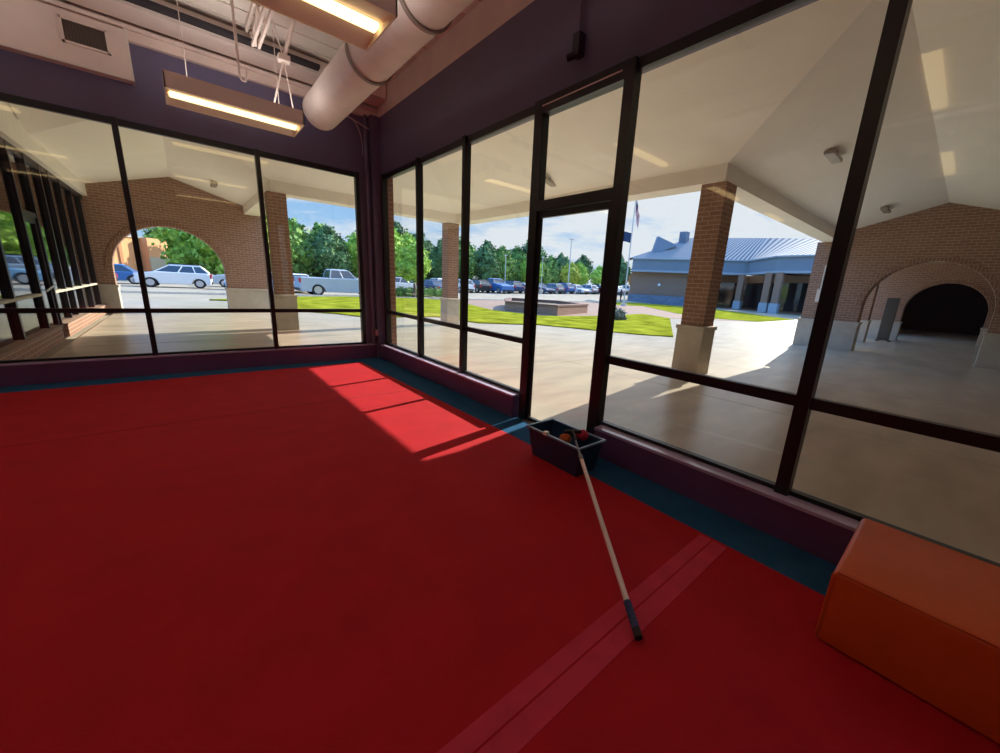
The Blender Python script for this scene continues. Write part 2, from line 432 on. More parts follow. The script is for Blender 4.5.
# door with transom
D1 = thing('door_1', (0, -4.56, 0), kind='structure')
k = MB(); k.box(-FD, FD, -4.125, -4.015, 0, HEAD + 0.075); k.build('jamb', M['frame'], D1)
k = MB(); k.box(-FD, FD, -5.10, -5.01, 0, HEAD + 0.075); k.build('jamb', M['frame'], D1)
k = MB(); k.box(-FD, FD, -5.01, -4.125, TRB - 0.09, TRB); k.build('header', M['frame'], D1)
k = MB(); k.box(-FD, FD, -5.01, -4.105, HEAD - 0.045, HEAD + 0.075); k.build('head_rail', M['frame'], D1)
k = MB(); k.box(-FD - 0.004, -FD + 0.006, -4.99, -4.12, HEAD + 0.012, HEAD + 0.022); k.build('head_bead', M['alu'], D1)
k = MB(); k.box(0.0, 0.006, -5.01, -4.105, TRB, HEAD - 0.045); k.build('transom_pane', M['glass'], D1)
k = MB()
k.box(-0.018, 0.018, -4.15, -4.127, 0.01, TRB - 0.095); k.box(-0.018, 0.018, -5.005, -4.965, 0.01, TRB - 0.095)
k.box(-0.018, 0.018, -4.965, -4.15, TRB - 0.15, TRB - 0.095); k.box(-0.018, 0.018, -4.965, -4.15, 0.01, 0.04)
leaf = k.build('door_leaf', M['frame'], D1)
k = MB(); k.box(0.0, 0.006, -4.965, -4.15, 0.04, TRB - 0.15); k.build('pane', M['glass'], D1)
k = MB(); k.box(-0.08, 0.08, -5.01, -4.105, -0.01, 0.008); k.build('threshold', M['aludark'], D1)

# ---- things on walls
k = MB(); k.box(-0.215, -0.165, -0.185, -0.155, 0.42, 0.53)
t = k.build('outlet_cover', M['outlet'], bevel=0.006); tag(t, 'small pink cover plate low on the purple corner post', 'cover plate')
t = thing('wall_conduit', (0, -4.52, 3.3), 'dark purple conduit with elbow box running down the purple wall above the door', 'conduit')
k = MB(); k.tube((-0.03, -4.50, 3.46), (-0.03, -4.50, 3.97), 0.012, 8); k.build('conduit', M['purple'], t)
k = MB(); k.box(-0.075, 0.0, -4.545, -4.475, 3.30, 3.46); k.tube((-0.04, -4.51, 3.32), (-0.10, -4.44, 3.29), 0.028, 10); k.build('elbow_box', mat('dark_purple_metal', (0.03, 0.02, 0.05), 0.4), t)

# wires in the corner
t = thing('corner_cable', (-0.3, -0.03, 3.7), 'thin pale cable strung across the corner below the duct end', 'cable')
k = MB(); k.path([(-0.72, -0.30, 3.86), (-0.5, -0.2, 3.82), (0.0, -0.05, 3.74)], 0.009, 6); k.build('straight_run', M['cable'], t)
pts = [(-0.42, -0.16, 3.80)]
for i in range(1, 8):
    a = i / 7; pts.append((-0.42 + 0.17 * math.sin(a * PI / 2), -0.16 + 0.14 * a, 3.80 - 0.42 * a ** 1.6))
k = MB(); k.path(pts, 0.006, 6); k.build('hanging_run', M['cable'], t)

# ---- boxed duct with grille on the left wall
t = thing('boxed_duct', (-3.9, -0.08, 3.5), 'beige boxed duct section with a vent grille high on the purple wall', 'duct')
k = MB(); k.box(-9.0, -2.895, -0.15, 0.0, 3.515, 4.01); k.build('duct_box', M['beige'], t, bevel=0.004)
k = MB(); k.box(-2.91, -2.885, -0.16, 0.0, 3.505, 4.03); k.box(-9.0, -2.885, -0.165, -0.14, 3.505, 3.525); k.build('edge_trim', M['white'], t)
g = MB()
x0, x1, z0, z1 = -3.40, -3.045, 3.705, 3.94
g.box(x0, x1, -0.175, -0.15, z1 - 0.02, z1); g.box(x0, x1, -0.175, -0.15, z0, z0 + 0.02)
g.box(x0, x0 + 0.02, -0.175, -0.15, z0, z1); g.box(x1 - 0.02, x1, -0.175, -0.15, z0, z1)
gr = g.build('grille_frame', M['fixture'], t)
g = MB(); g.box(x0 + 0.02, x1 - 0.02, -0.156, -0.150, z0 + 0.02, z1 - 0.02)
x = x0 + 0.04
while x < x1 - 0.03:
    g.box(x, x + 0.006, -0.168, -0.156, z0 + 0.02, z1 - 0.02); x += 0.025
g.build('louvres', M['grille'], gr)

# ---- round duct
t = thing('round_duct', (-0.97, -0.6, 3.68), 'large beige spiral duct hanging along the right wall up to the corner', 'duct')
cx, cz, r = -0.97, 3.68, 0.23
k = MB(); n = 32; prof = []
y = -0.42
prof.append((y, 0.17)); prof.append((y - 0.015, 0.215)); prof.append((y - 0.05, r))
y -= 0.05
while y > -11.0:
    y -= 0.115; prof += [(y, r), (y - 0.008, r + 0.0018), (y - 0.016, r)]
vs = []; fs = []
for (yy, rr) in prof:
    for i in range(n):
        a = 2 * PI * i / n; vs.append((cx + rr * math.cos(a), yy, cz + rr * math.sin(a)))
for j in range(len(prof) - 1):
    for i in range(n): fs.append((j * n + i, j * n + (i + 1) % n, (j + 1) * n + (i + 1) % n, (j + 1) * n + i))
fs.append(tuple(range(n))); fs.append(tuple((len(prof) - 1) * n + i for i in range(n)))
k.add(vs, fs); k.build('duct_body', M['duct'], t, smooth=True)
for yb in (-2.43, -3.66, -5.4, -7.6):
    k = MB()
    n2 = 36; rings = [(yb - 0.02, r + 0.003), (yb - 0.02, r + 0.022), (yb + 0.02, r + 0.022), (yb + 0.02, r + 0.003)]
    vs = [(cx + rr * math.cos(2 * PI * i / n2), yy, cz + rr * math.sin(2 * PI * i / n2)) for (yy, rr) in rings for i in range(n2)]
    fs = [(j * n2 + i, j * n2 + (i + 1) % n2, ((j + 1) % 4) * n2 + (i + 1) % n2, ((j + 1) % 4) * n2 + i) for j in range(4) for i in range(n2)]
    k.add(vs, fs); k.build('joint_band', M['ductband'], t)
    k = MB(); k.box(cx - 0.015, cx + 0.015, yb - 0.012, yb + 0.012, cz + r + 0.015, WT); k.build('hanger_strap', M['fixture'], t)

# ---- ceiling lights
def fixture(cx, cy, label, sx=0.62, sy=0.29):
    t = thing('ceiling_light', (cx, cy, 3.17), label, 'ceiling light', 'suspended ceiling lights')
    k = MB(); z0, z1 = 3.17, 3.31
    # housing: open trough
    k.box(cx - sx, cx + sx, cy - sy, cy - sy + 0.012, z0, z1); k.box(cx - sx, cx + sx, cy + sy - 0.012, cy + sy, z0, z1)
    k.box(cx - sx, cx - sx + 0.012, cy - sy, cy + sy, z0, z1); k.box(cx + sx - 0.012, cx + sx, cy - sy, cy + sy, z0, z1)
    k.box(cx - sx, cx + sx, cy - sy, cy + sy, z1, z1 + 0.01)
    k.build('housing', M['fixture'], t)
    for s in (-1, 1):
        k = MB()
        ya, yb = cy + s * 0.052, cy + s * (sy - 0.012)
        vs = [(cx - sx + 0.012, ya, z0 + 0.05), (cx + sx - 0.012, ya, z0 + 0.05), (cx + sx - 0.012, yb, z0 + 0.005), (cx - sx + 0.012, yb, z0 + 0.005),
              (cx - sx + 0.012, ya, z0 + 0.058), (cx + sx - 0.012, ya, z0 + 0.058), (cx + sx - 0.012, yb, z0 + 0.013), (cx - sx + 0.012, yb, z0 + 0.013)]
        k.add(vs, [(0, 1, 2, 3), (7, 6, 5, 4), (0, 4, 5, 1), (1, 5, 6, 2), (2, 6, 7, 3), (3, 7, 4, 0)])
        k.build('reflector_wing', M['fixture'], t)
    k = MB(); k.box(cx - sx + 0.03, cx + sx - 0.03, cy - 0.05, cy + 0.05, z0 + 0.012, z0 + 0.05)
    k.build('lamp_lens', M['tube'], t, bevel=0.012)
    k = MB(); k.box(cx - sx + 0.05, cx + sx - 0.05, cy - 0.2, cy + 0.2, z1 + 0.012, z1 + 0.022); k.build('fill_panel', M['fillglow'], t)  # unseen glowing panel added on top to brighten ceiling and walls
    for s in (-0.42, 0.42):
        k = MB(); k.path([(cx + s, cy, z1 + 0.01), (cx + s, cy, WT)], 0.004, 6)
        k.build('hanger_wire', M['fixture'], t)
    return t
fixture(-2.02, -1.10, 'lit suspended ceiling light nearest the glazed corner, left of the duct end')
fixture(-2.03, -3.82, 'lit suspended ceiling light beside the duct joint, cut off by the top edge')
for (x, y, l) in [(-2.0, -6.5, 'lit ceiling light almost above the viewpoint beside the round duct'), (-4.6, -1.10, 'lit ceiling light near the grille of the boxed duct'),
                  (-4.6, -3.82, 'lit ceiling light in the middle of the room'), (-4.6, -6.5, 'lit ceiling light behind the viewpoint'),
                  (-7.2, -3.82, 'lit ceiling light toward the far side wall')]:
    fixture(x, y, l)

# hanging rod with hook
t = thing('hanging_rod', (-2.0, -1.2, 3.5), 'beige rod with hooked end dropping from the deck above the corner light', 'rod')
k = MB(); k.tube((-2.0, -1.35, 3.50), (-2.0, -1.35, WT), 0.014, 8); k.build('rod', M['fixture'], t)
k = MB(); k.path([(-2.0, -1.35, 3.50), (-1.985, -1.34, 3.46), (-1.95, -1.33, 3.46), (-1.93, -1.32, 3.52), (-1.935, -1.32, 3.62)], 0.01, 8); k.build('hook', M['fixture'], t)
# V bracket
t = thing('ceiling_bracket', (-1.5, -1.05, 3.9), 'pinkish metal cross bracket hanging between joists beside the round duct', 'bracket')
k = MB(); k.box(-1.56, -1.44, -1.11, -0.99, 3.90, 3.96); k.build('plate', M['fixture'], t)
k = MB(); k.path([(-1.5, -1.05, 3.93), (-1.62, -1.15, WT)], 0.008, 6); k.path([(-1.5, -1.05, 3.93), (-1.40, -1.25, WT)], 0.022, 6); k.build('upper_struts', M['fixture'], t)
k = MB(); k.path([(-1.5, -1.05, 3.93), (-1.66, -0.98, 3.33)], 0.010, 6); k.path([(-1.5, -1.05, 3.93), (-1.41, -0.98, 3.33)], 0.008, 6); k.build('lower_struts', M['fixture'], t)

# ---- bucket
t = thing('cleaning_bucket', (-0.45, -5.07, 0), 'navy plastic rectangular cleaning bucket on the blue carpet border by the door', 'bucket')
def bowl(k, x0, x1, y0, y1, zt, ins, th, zb=0.0):
    o = [(x0, y0, zt), (x1, y0, zt), (x1, y1, zt), (x0, y1, zt)]
    bo = [(x0 + ins, y0 + ins, zb), (x1 - ins, y0 + ins, zb), (x1 - ins, y1 - ins, zb), (x0 + ins, y1 - ins, zb)]
    i = [(x0 + th, y0 + th, zt), (x1 - th, y0 + th, zt), (x1 - th, y1 - th, zt), (x0 + th, y1 - th, zt)]
    bi = [(x0 + ins + th, y0 + ins + th, zb + th), (x1 - ins - th, y0 + ins + th, zb + th), (x1 - ins - th, y1 - ins - th, zb + th), (x0 + ins + th, y1 - ins - th, zb + th)]
    vs = o + bo + i + bi; fs = [(7, 6, 5, 4), (12, 13, 14, 15)]
    for a in range(4):
        c2 = (a + 1) % 4
        fs += [(a, 4 + a, 4 + c2, c2), (8 + a, 8 + c2, 12 + c2, 12 + a), (a, c2, 8 + c2, 8 + a)]
    k.add(vs, fs)
BX0, BX1, BY0, BY1, BZ = -0.60, -0.30, -5.37, -4.79, 0.265
k = MB(); bowl(k, BX0, BX1, BY0, BY1, BZ, 0.035, 0.008); k.build('bucket_body', M['bucket'], t, bevel=0.006)
k = MB()
e0 = 0.016
for (xa, xb, ya, yb) in [(BX0 - e0, BX0 + 0.006, BY0 - e0, BY1 + e0), (BX1 - 0.006, BX1 + e0, BY0 - e0, BY1 + e0), (BX0, BX1, BY0 - e0, BY0 + 0.006), (BX0, BX1, BY1 - 0.006, BY1 + e0)]:
    k.box(xa, xb, ya, yb, BZ - 0.012, BZ + 0.006)
k.build('rim', M['bucketrim'], t, bevel=0.004)
k = MB(); k.path([(-0.53, BY1 + 0.01, 0.22), (-0.52, BY1 + 0.05, 0.19), (-0.45, BY1 + 0.06, 0.18), (-0.38, BY1 + 0.05, 0.19), (-0.37, BY1 + 0.01, 0.22)], 0.009, 8); k.build('handle', M['bucket'], t, smooth=True)
k = MB(); k.box(BX0 - 0.02, BX0 + 0.02, -5.03, -4.99, BZ - 0.01, BZ + 0.02); k.build('rim_clip', M['alu'], t, bevel=0.004, label='pale clip on the rim')
k = MB(); k.box(BX0 + 0.045, BX1 - 0.045, BY0 + 0.045, BY1 - 0.045, 0.10, 0.115); k.build('water', M['water'], t)

def lump(name, c, rx, ry, rz, m, label, cat, seed):
    rnd = random.Random(seed)
    bm = bmesh.new(); bmesh.ops.create_icosphere(bm, subdivisions=3, radius=1)
    ph = [rnd.uniform(0, 6) for _ in range(6)]
    for v in bm.verts:
        p = v.co
        f = 1 + 0.12 * math.sin(5 * p.x + ph[0]) * math.sin(4 * p.y + ph[1]) + 0.08 * math.sin(9 * p.z + ph[2]) * math.sin(8 * p.x + ph[3])
        v.co = Vector((c[0] + p.x * rx * f, c[1] + p.y * ry * f, c[2] + p.z * rz * f))
    me = bpy.data.meshes.new(name); bm.to_mesh(me); bm.free(); me.materials.append(m)
    for q in me.polygons: q.use_smooth = True
    o = bpy.data.objects.new(name, me); COL.objects.link(o); return tag(o, label, cat)
lump('sponge', (-0.50, -5.14, 0.245), 0.048, 0.05, 0.042, M['orangecloth'], 'small orange sponge at the rim of the navy bucket', 'sponge', 3)
lump('cleaning_cloth', (-0.365, -5.20, 0.262), 0.055, 0.05, 0.045, M['redcloth'], 'bundled dark red cloth in the navy bucket behind the pole', 'cloth', 5)

# ---- pole squeegee
tip = Vector((-1.44, -6.46, 0.022)); top = Vector((-0.455, -5.17, 0.305))
dr = (top - tip).normalized(); Lp = (top - tip).length
t = thing('extension_pole', tip, 'long pale extension pole with blue grip leaning from the bucket onto the red carpet', 'pole')
P_ = lambda a: tip + dr * a
k = MB(); k.tube(P_(0.0), P_(0.04), 0.018, 14); k.build('end_cap', M['black'], t)
k = MB()
for i in range(7): k.tube(P_(0.04 + i * 0.018), P_(0.057 + i * 0.018), 0.018, 14, r2=0.017)
k.build('grip', M['grip'], t, label='dark blue rubber grip')
k = MB(); k.tube(P_(0.165), P_(Lp * 0.78), 0.0138, 14); k.build('lower_tube', M['alu'], t, smooth=False)
k = MB(); k.tube(P_(Lp * 0.765), P_(Lp * 0.80), 0.0165, 14); k.build('twist_lock', M['aludark'], t)
k = MB(); k.tube(P_(Lp * 0.78), P_(Lp * 0.93), 0.0095, 14); k.build('upper_tube', M['aludark'], t)
k = MB(); k.tube(P_(Lp * 0.92), P_(Lp), 0.014, 12, r2=0.018); k.build('socket', M['black'], t)
k = MB(); ax = Vector((0.55, -0.35, 0)).normalized(); c0 = P_(Lp)
k.tube(c0 - ax * 0.07, c0 + ax * 0.07, 0.016, 12); k.build('tee_bar', M['black'], t)

# ---- orange bench
t = thing('foam_bench', (-0.45, -7.9, 0), 'orange vinyl soft block bench against the glazed wall', 'bench')
k = MB()
prf = [(-0.80, 0.0), (-0.80, 0.355), (-0.115, 0.345), (-0.115, 0.0)]
k.prism(prf, lambda u, v, tt: (u, tt, v), -9.2, -6.935); k.build('cushion', M['bench'], t, smooth=True, bevel=0.022)
k = MB()
for zz2 in (0.356,):
    k.path([(-0.80 + 0.004, -9.18, 0.352), (-0.80 + 0.004, -6.95, 0.352)], 0.004, 6)
    k.path([(-0.80, -6.937, 0.03), (-0.80, -6.937, 0.34)], 0.004, 6)
k.build('seam_piping', M['bench'], t)

# =================================================================== OUTSIDE GROUND
def ramp01(v): return max(0.0, min(1.0, v))
def gz(x, y): return 0.02 * max(0.0, x - 12) * ramp01((y - 22) / 10.0)
vs = []; fs = []
xs = [-60, -40, -20, -9.4, 0.06] + [4, 8, 12, 16, 20, 26, 32, 40, 50, 60, 80, 110, 160]
ys = [-60, -30, -12, 0.06, 4, 8, 12, 16, 20, 22, 24, 26, 28, 30, 32, 36, 42, 60, 90, 140, 200]
for y in ys:
    for x in xs: vs.append((x, y, gz(x, y) - 0.035))
nx = len(xs)
for j in range(len(ys) - 1):
    for i in range(nx - 1):
        if xs[i + 1] <= 0.07 and ys[j + 1] <= 0.07 and xs[i] >= -9.5 and ys[j] >= -12.1: continue
        fs.append((j * nx + i, j * nx + i + 1, (j + 1) * nx + i + 1, (j + 1) * nx + i))
k = MB(); k.add(vs, fs); gobj = k.build('parking_lot', M['asphalt'], kind='structure', fix=False)
# concrete paving around the shop
k = MB()
k.slab([(0.06, -30), (45, -30), (45, 12), (33, 1.7), (25, 1.7), (19.2, 4.6), (9.85, -0.6), (9.1, 0.2), (8.5, 1.5), (7.5, 3.6), (5.4, 4.7), (5.0, 7.2), (2.2, 7.3), (1.6, 8.8), (0.2, 10.2),
        (0.2, 15.4), (-12, 15.4), (-12, 9.9), (-4.4, 9.9), (-4.4, 0.06), (0.06, 0.06)], -0.02, 0.0)
k.build('sidewalk', M['concrete'], kind='structure')
k = MB()
for xx in (3.0, 6.0, 9.0):
    k.box(xx - 0.008, xx + 0.008, -8, (4.3 if xx < 5 else -0.4 if xx > 8.9 else 3.4), -0.002, 0.001)
for yy in (-2.0, 1.5):
    k.box(0.08, 8.3, yy - 0.008, yy + 0.008, -0.002, 0.001)
for yy in (3.0, 6.0, 9.5, 12.5):
    k.box(-4.3, 0.1, yy - 0.008, yy + 0.008, -0.002, 0.001)
k.build('trim_6', M['asphalt'], kind='structure')
# lawns
k = MB()
k.slab([(0.2, 10.2), (1.6, 8.8), (2.2, 7.3), (5.0, 7.2), (5.4, 4.7), (7.5, 3.6), (8.5, 1.5), (9.1, 0.2), (9.85, -0.6), (19.2, 4.6), (20.7, 7.4), (15.2, 6.5), (12, 6.6), (10.8, 7.2), (10.3, 10.6), (12.4, 17.0), (12.6, 20.6), (9.9, 23.6), (7, 22.5), (2, 20.5), (0.2, 18.0), (-1.9, 16.6), (0.2, 15.6)], -0.03, 0.035)
tag(k.build('lawn', M['grass']), 'bright green mown lawn between the walk and the road', 'lawn', kind='structure')
k = MB()
k.slab([(33, 1.7), (43, 12), (44.3, 24), (38, 24.5), (31, 17.5), (34.5, 16.0), (26.4, 8.2), (23.2, 4.6), (25, 1.7)], -0.03, 0.03)
tag(k.build('lawn_strip', M['grass']), 'narrow green lawn strip in front of the far shops', 'lawn', kind='structure')
# plaza of pink pavers
k = MB()
k.slab([(10.8, 7.2), (12, 6.6), (15.2, 6.5), (20.7, 7.4), (19.2, 4.6), (25, 1.7), (23.2, 4.6), (26.4, 8.2), (34.5, 16.0), (31, 17.5), (34, 21.8), (24.5, 21.9), (16.5, 21.9), (12.6, 20.6), (12.4, 17.0), (10.3, 10.6)], -0.03, 0.012)
k.build('plaza_paving', M['paver'], kind='structure')
k = MB(); k.box(-30, 12.6, 22.0, 22.2, -0.03, 0.09) ; k.box(12.6, 34, 21.9, 22.1, -0.03, 0.09)
k.build('trim_7', M['curb'], kind='structure')

# planter
def offset_poly(p, d):
    n = len(p); cx_ = sum(a[0] for a in p) / n; cy_ = sum(a[1] for a in p) / n
    o = []
    for (x, y) in p:
        v = Vector((x - cx_, y - cy_)); l = v.length; o.append((cx_ + v.x * (l - d) / l, cy_ + v.y * (l - d) / l))
    return o
t = thing('brick_planter', (14.2, 10.8, 0), 'low angular brick planter wall on the pink paving beyond the lawn', 'planter')
pp = [(11.0, 10.15), (11.94, 7.0), (16.3, 8.6), (17.6, 12.2), (15.3, 15.2), (13.3, 13.2)]
pi = offset_poly(pp, 0.42)
def ring(k, po, pi_, z0, z1):
    n = len(po)
    vs = [(x, y, z0) for x, y in po] + [(x, y, z1) for x, y in po] + [(x, y, z1) for x, y in pi_] + [(x, y, z0) for x, y in pi_]
    fs = []
    for i in range(n):
        j = (i + 1) % n
        for a in range(4):
            b3 = (a + 1) % 4
            fs.append((a * n + i, a * n + j, b3 * n + j, b3 * n + i))
    k.add(vs, fs)
k = MB(); ring(k, pp, pi, 0, 0.48); k.build('planter_wall', M['brick'], t)
k = MB(); ring(k, offset_poly(pp, -0.05), offset_poly(pp, 0.47), 0.48, 0.56); k.build('coping', mat('dark_brick_coping', (0.20, 0.11, 0.085), 0.8), t)
k = MB(); k.slab(pi, 0.1, 0.36); k.build('soil', M['mulch'], t)

# =================================================================== CANOPY
Z0, SL = 3.56, 0.30
def hgt(x, y):
    best = 0.0
    xa = min(x, 4.2 - x); yc = min(y, 4.4 - y)
    if -0.001 <= x <= 4.2001 and -6.1 <= y <= 4.401:               # arm along the right wall
        best = max(best, min(xa, 4.4 - y))
    if -4.5 <= x <= 4.201 and -0.001 <= y <= 4.401:                 # arm along the left wall
        best = max(best, min(yc, 4.2 - x))
    if -0.001 <= x <= 13.0 and -8.2001 <= y <= -3.999:                # walk leaving to the right
        best = max(best, min(-4.0 - y, y + 8.2))
    if -4.501 <= x <= -0.899 and -0.001 <= y <= 9.9:                 # walk leaving to the left
        best = max(best, min(x + 4.5, -0.9 - x))
    return Z0 + SL * max(0.0, best)
def inside(x, y):
    if 0.2 <= x <= 4.2 and -8.2 <= y <= 4.4: return True
    if -4.5 <= x <= 4.2 and 0.2 <= y <= 4.4: return True
    if 0.2 <= x <= 13.0 and -8.2 <= y <= -4.0: return True
    if -4.5 <= x <= -0.9 and 0.2 <= y <= 9.8: return True
    return False
bm = bmesh.new(); vd = {}
def gv(i, j):
    if (i, j) not in vd: vd[(i, j)] = bm.verts.new((i / 10, j / 10, hgt(i / 10, j / 10)))
    return vd[(i, j)]
for i in range(-46, 131):
    for j in range(-83, 99):
        if inside(i / 10 + 0.05, j / 10 + 0.05):
            a, b2, c2, d2 = gv(i, j), gv(i + 1, j), gv(i + 1, j + 1), gv(i, j + 1)
            hc = hgt(i / 10 + 0.05, j / 10 + 0.05)
            if abs((a.co.z + c2.co.z) / 2 - hc) < abs((b2.co.z + d2.co.z) / 2 - hc):
                bm.faces.new((a, c2, b2)); bm.faces.new((a, d2, c2))
            else:
                bm.faces.new((a, d2, b2)); bm.faces.new((b2, d2, c2))
bmesh.ops.dissolve_limit(bm, angle_limit=0.01, verts=bm.verts, edges=bm.edges)
ret = bmesh.ops.extrude_face_region(bm, geom=list(bm.faces))
for v in [g for g in ret['geom'] if isinstance(g, bmesh.types.BMVert)]: v.co.z += 0.18
bmesh.ops.recalc_face_normals(bm, faces=bm.faces)
me = bpy.data.meshes.new('canopy_ceiling'); bm.to_mesh(me); bm.free(); me.materials.append(M['soffit'])
o = bpy.data.objects.new('canopy_ceiling', me); COL.objects.link(o); o['kind'] = 'structure'
# beams
def beam(name, x0, x1, y0, y1, z0=3.30, z1=3.68):
    return MB().box(x0, x1, y0, y1, z0, z1).build(name, M['beam'], kind='structure')
beam('canopy_beam', 4.2, 4.65, -3.55, 4.4)
beam('canopy_beam', 4.2, 12.9, -4.0, -3.55)
beam('canopy_beam', -0.45, 4.65, 4.4, 4.85)
beam('canopy_beam', -0.9, -0.45, 4.4, 9.8)
beam('canopy_beam', -4.85, -4.5, 0.2, 9.8, 3.24)
beam('canopy_beam', 0.2, 13.0, -8.65, -8.2, 3.0)
k = MB()
k.box(4.65, 4.75, -3.45, 4.95, 3.40, 3.72); k.box(4.65, 12.9, -3.55, -3.45, 3.40, 3.72); k.box(-0.45, 4.75, 4.85, 4.95, 3.40, 3.72); k.box(-0.45, -0.35, 4.95, 9.8, 3.40, 3.72)
k.build('canopy_gutter', M['fascia'], kind='structure')
# walls carrying the far side of the right-hand walk
MB().box(0.2, 34, -8.9, -8.65, 0, 4.4).build('wall_walk_side', M['brick'], kind='structure')
# canopy lights
def clight(x, y, ang, label):
    z = hgt(x, y)
    t = thing('canopy_light', (x, y, z), label, 'ceiling light', 'lights under the canopy')
    k = MB(); k.box(-0.3, 0.3, -0.07, 0.07, -0.085, -0.03); o1 = k.build('light_body', mat('bronze_fixture', (0.30, 0.27, 0.22), 0.5)); o1.parent = t
    k = MB(); k.box(-0.05, 0.05, -0.05, 0.05, -0.03, 0.03); o2 = k.build('mount', M['trim']); o2.parent = t
    t.rotation_euler[2] = ang
clight(3.6, -0.45, 0.4, 'bronze strip light on the cream soffit above the door')
clight(5.75, -5.03, 0.0, 'bronze strip light on the soffit slope beside the valley line')
clight(11.2, -5.1, 0.0, 'small bronze light on the soffit before the arched wall')
clight(-1.75, 7.7, 1.57, 'bronze strip light on the soffit before the arch with the white car')

# ---- columns
def column(x, y, s, label, ztop=3.30, h=0.90):
    t = thing('brick_column', (x, y, 0), label, 'column', 'brick columns of the canopy')
    a = s / 2
    MB().box(x - a, x + a, y - a, y + a, h, ztop).build('shaft', M['brick'], t)
    MB().box(x - a - 0.035, x + a + 0.035, y - a - 0.035, y + a + 0.035, 0, h - 0.07).build('stone_base', M['stone'], t)
    MB().box(x - a - 0.06, x + a + 0.06, y - a - 0.06, y + a + 0.06, h - 0.07, h).build('base_cap', M['stone'], t, bevel=0.012)
    return t
column(4.46, -3.80, 0.42, 'large brick column with cast stone base just beyond the wide window by the door')
column(4.17, 4.70, 0.40, 'slender brick column on the corner of the canopy, in front of the lawn')
column(-0.79, 4.57, 0.40, 'brick column standing before the arched wall, beside the silver pickup')
# corner pier of the shop
t = thing('brick_pier', (0.22, -0.2, 0), 'narrow brick pier edge showing in the first pane beside the corner', 'pier')
MB().box(0.06, 0.16, -0.24, 0.30, 0.0, 3.10).build('pier', M['brick'], t)

# ---- arched walls
def arched(name, axis, plane, thick, u0, u1, ug0, ug1, spring, zl, zap, uap, zr, label, pier_h=0.9, group='arched brick walls'):
    """axis 'y': wall in plane y=plane, u = x ; axis 'x': plane x=plane, u = y"""
    fn = (lambda u, v, tt: (u, tt, v)) if axis == 'y' else (lambda u, v, tt: (tt, u, v))
    uc = (ug0 + ug1) / 2; R_ = (ug1 - ug0) / 2
    arc = [(uc + R_ * math.cos(PI * i / 28), spring + R_ * math.sin(PI * i / 28)) for i in range(29)]   # from ug1 to ug0
    poly = [(u0, 0), (ug0, 0)] + [(a, b_) for a, b_ in reversed(arc)] + [(ug1, 0), (u1, 0), (u1, zr), (uap, zap), (u0, zl)]
    loc = fn((u0 + u1) / 2, 0, plane + thick / 2)
    t = thing(name, loc, label, 'wall', group)
    MB().prism(poly, fn, plane, plane + thick).build('wall_face', M['brick'], t)
    # arch band
    band = [(uc + (R_ + 0.0) * math.cos(PI * i / 28), spring + R_ * math.sin(PI * i / 28)) for i in range(29)]
    outer = [(uc + (R_ + 0.13) * math.cos(PI * i / 28), spring + (R_ + 0.13) * math.sin(PI * i / 28)) for i in range(29)]
    for side in (plane - 0.03, plane + thick):
        MB().prism(band + outer[::-1], fn, side, side + 0.03).build('arch_band', M['brickband'], t)
    for (a, b_) in ((u0 + (0.0), ug0), (ug1, u1)):
        k = MB(); pt = [(a - 0.03, 0), (b_ + 0.03, 0), (b_ + 0.03, pier_h - 0.07), (a - 0.03, pier_h - 0.07)]
        k.prism(pt, fn, plane - 0.04, plane + thick + 0.04); k.build('stone_base', M['stone'], t)
        k = MB(); pt = [(a - 0.055, pier_h - 0.07), (b_ + 0.055, pier_h - 0.07), (b_ + 0.055, pier_h), (a - 0.055, pier_h)]
        k.prism(pt, fn, plane - 0.065, plane + thick + 0.065); k.build('base_cap', M['stone'], t)
    return t
arched('arched_wall', 'y', 9.8, 0.4, -4.75, -0.40, -4.28, -1.60, 1.30, 3.62, 4.28, -2.7, 3.60, 'brown brick wall with a round arch framing the white parked car', pier_h=0.82)
arched('arched_wall', 'x', 12.9, 0.45, -8.45, -3.95, -7.49, -4.88, 1.40, 3.62, 4.22, -6.1, 3.62, 'near brown brick arched wall across the shaded walk')
arched('arched_wall', 'x', 20.5, 0.45, -8.45, -4.1, -7.55, -5.20, 1.30, 3.62, 4.22, -6.1, 3.62, 'inner brick arched wall at the mouth of the dark passage', pier_h=0.8)
t = thing('engaged_column', (13.1, -3.63, 0), 'brick column with stone base at the outer end of the shaded walk', 'column')
MB().box(12.85, 13.4, -3.90, -3.42, 0.9, 3.30).build('shaft', M['brick'], t)
MB().box(12.8, 13.45, -3.91, -3.36, 0, 0.83).build('stone_base', M['stone'], t)
MB().box(12.78, 13.47, -3.915, -3.34, 0.83, 0.90).build('base_cap', M['stone'], t)
t = thing('downspout_box', (12.8, -3.95, 1.8), 'pale vertical electrical conduit with box on the brick column of the walk', 'electrical box')
MB().box(12.72, 12.84, -3.86, -3.72, 1.45, 1.85).build('box', M['white'], t)
MB().tube((12.80, -3.79, 1.85), (12.80, -3.79, 2.6), 0.025, 8).build('conduit', M['white'], t)
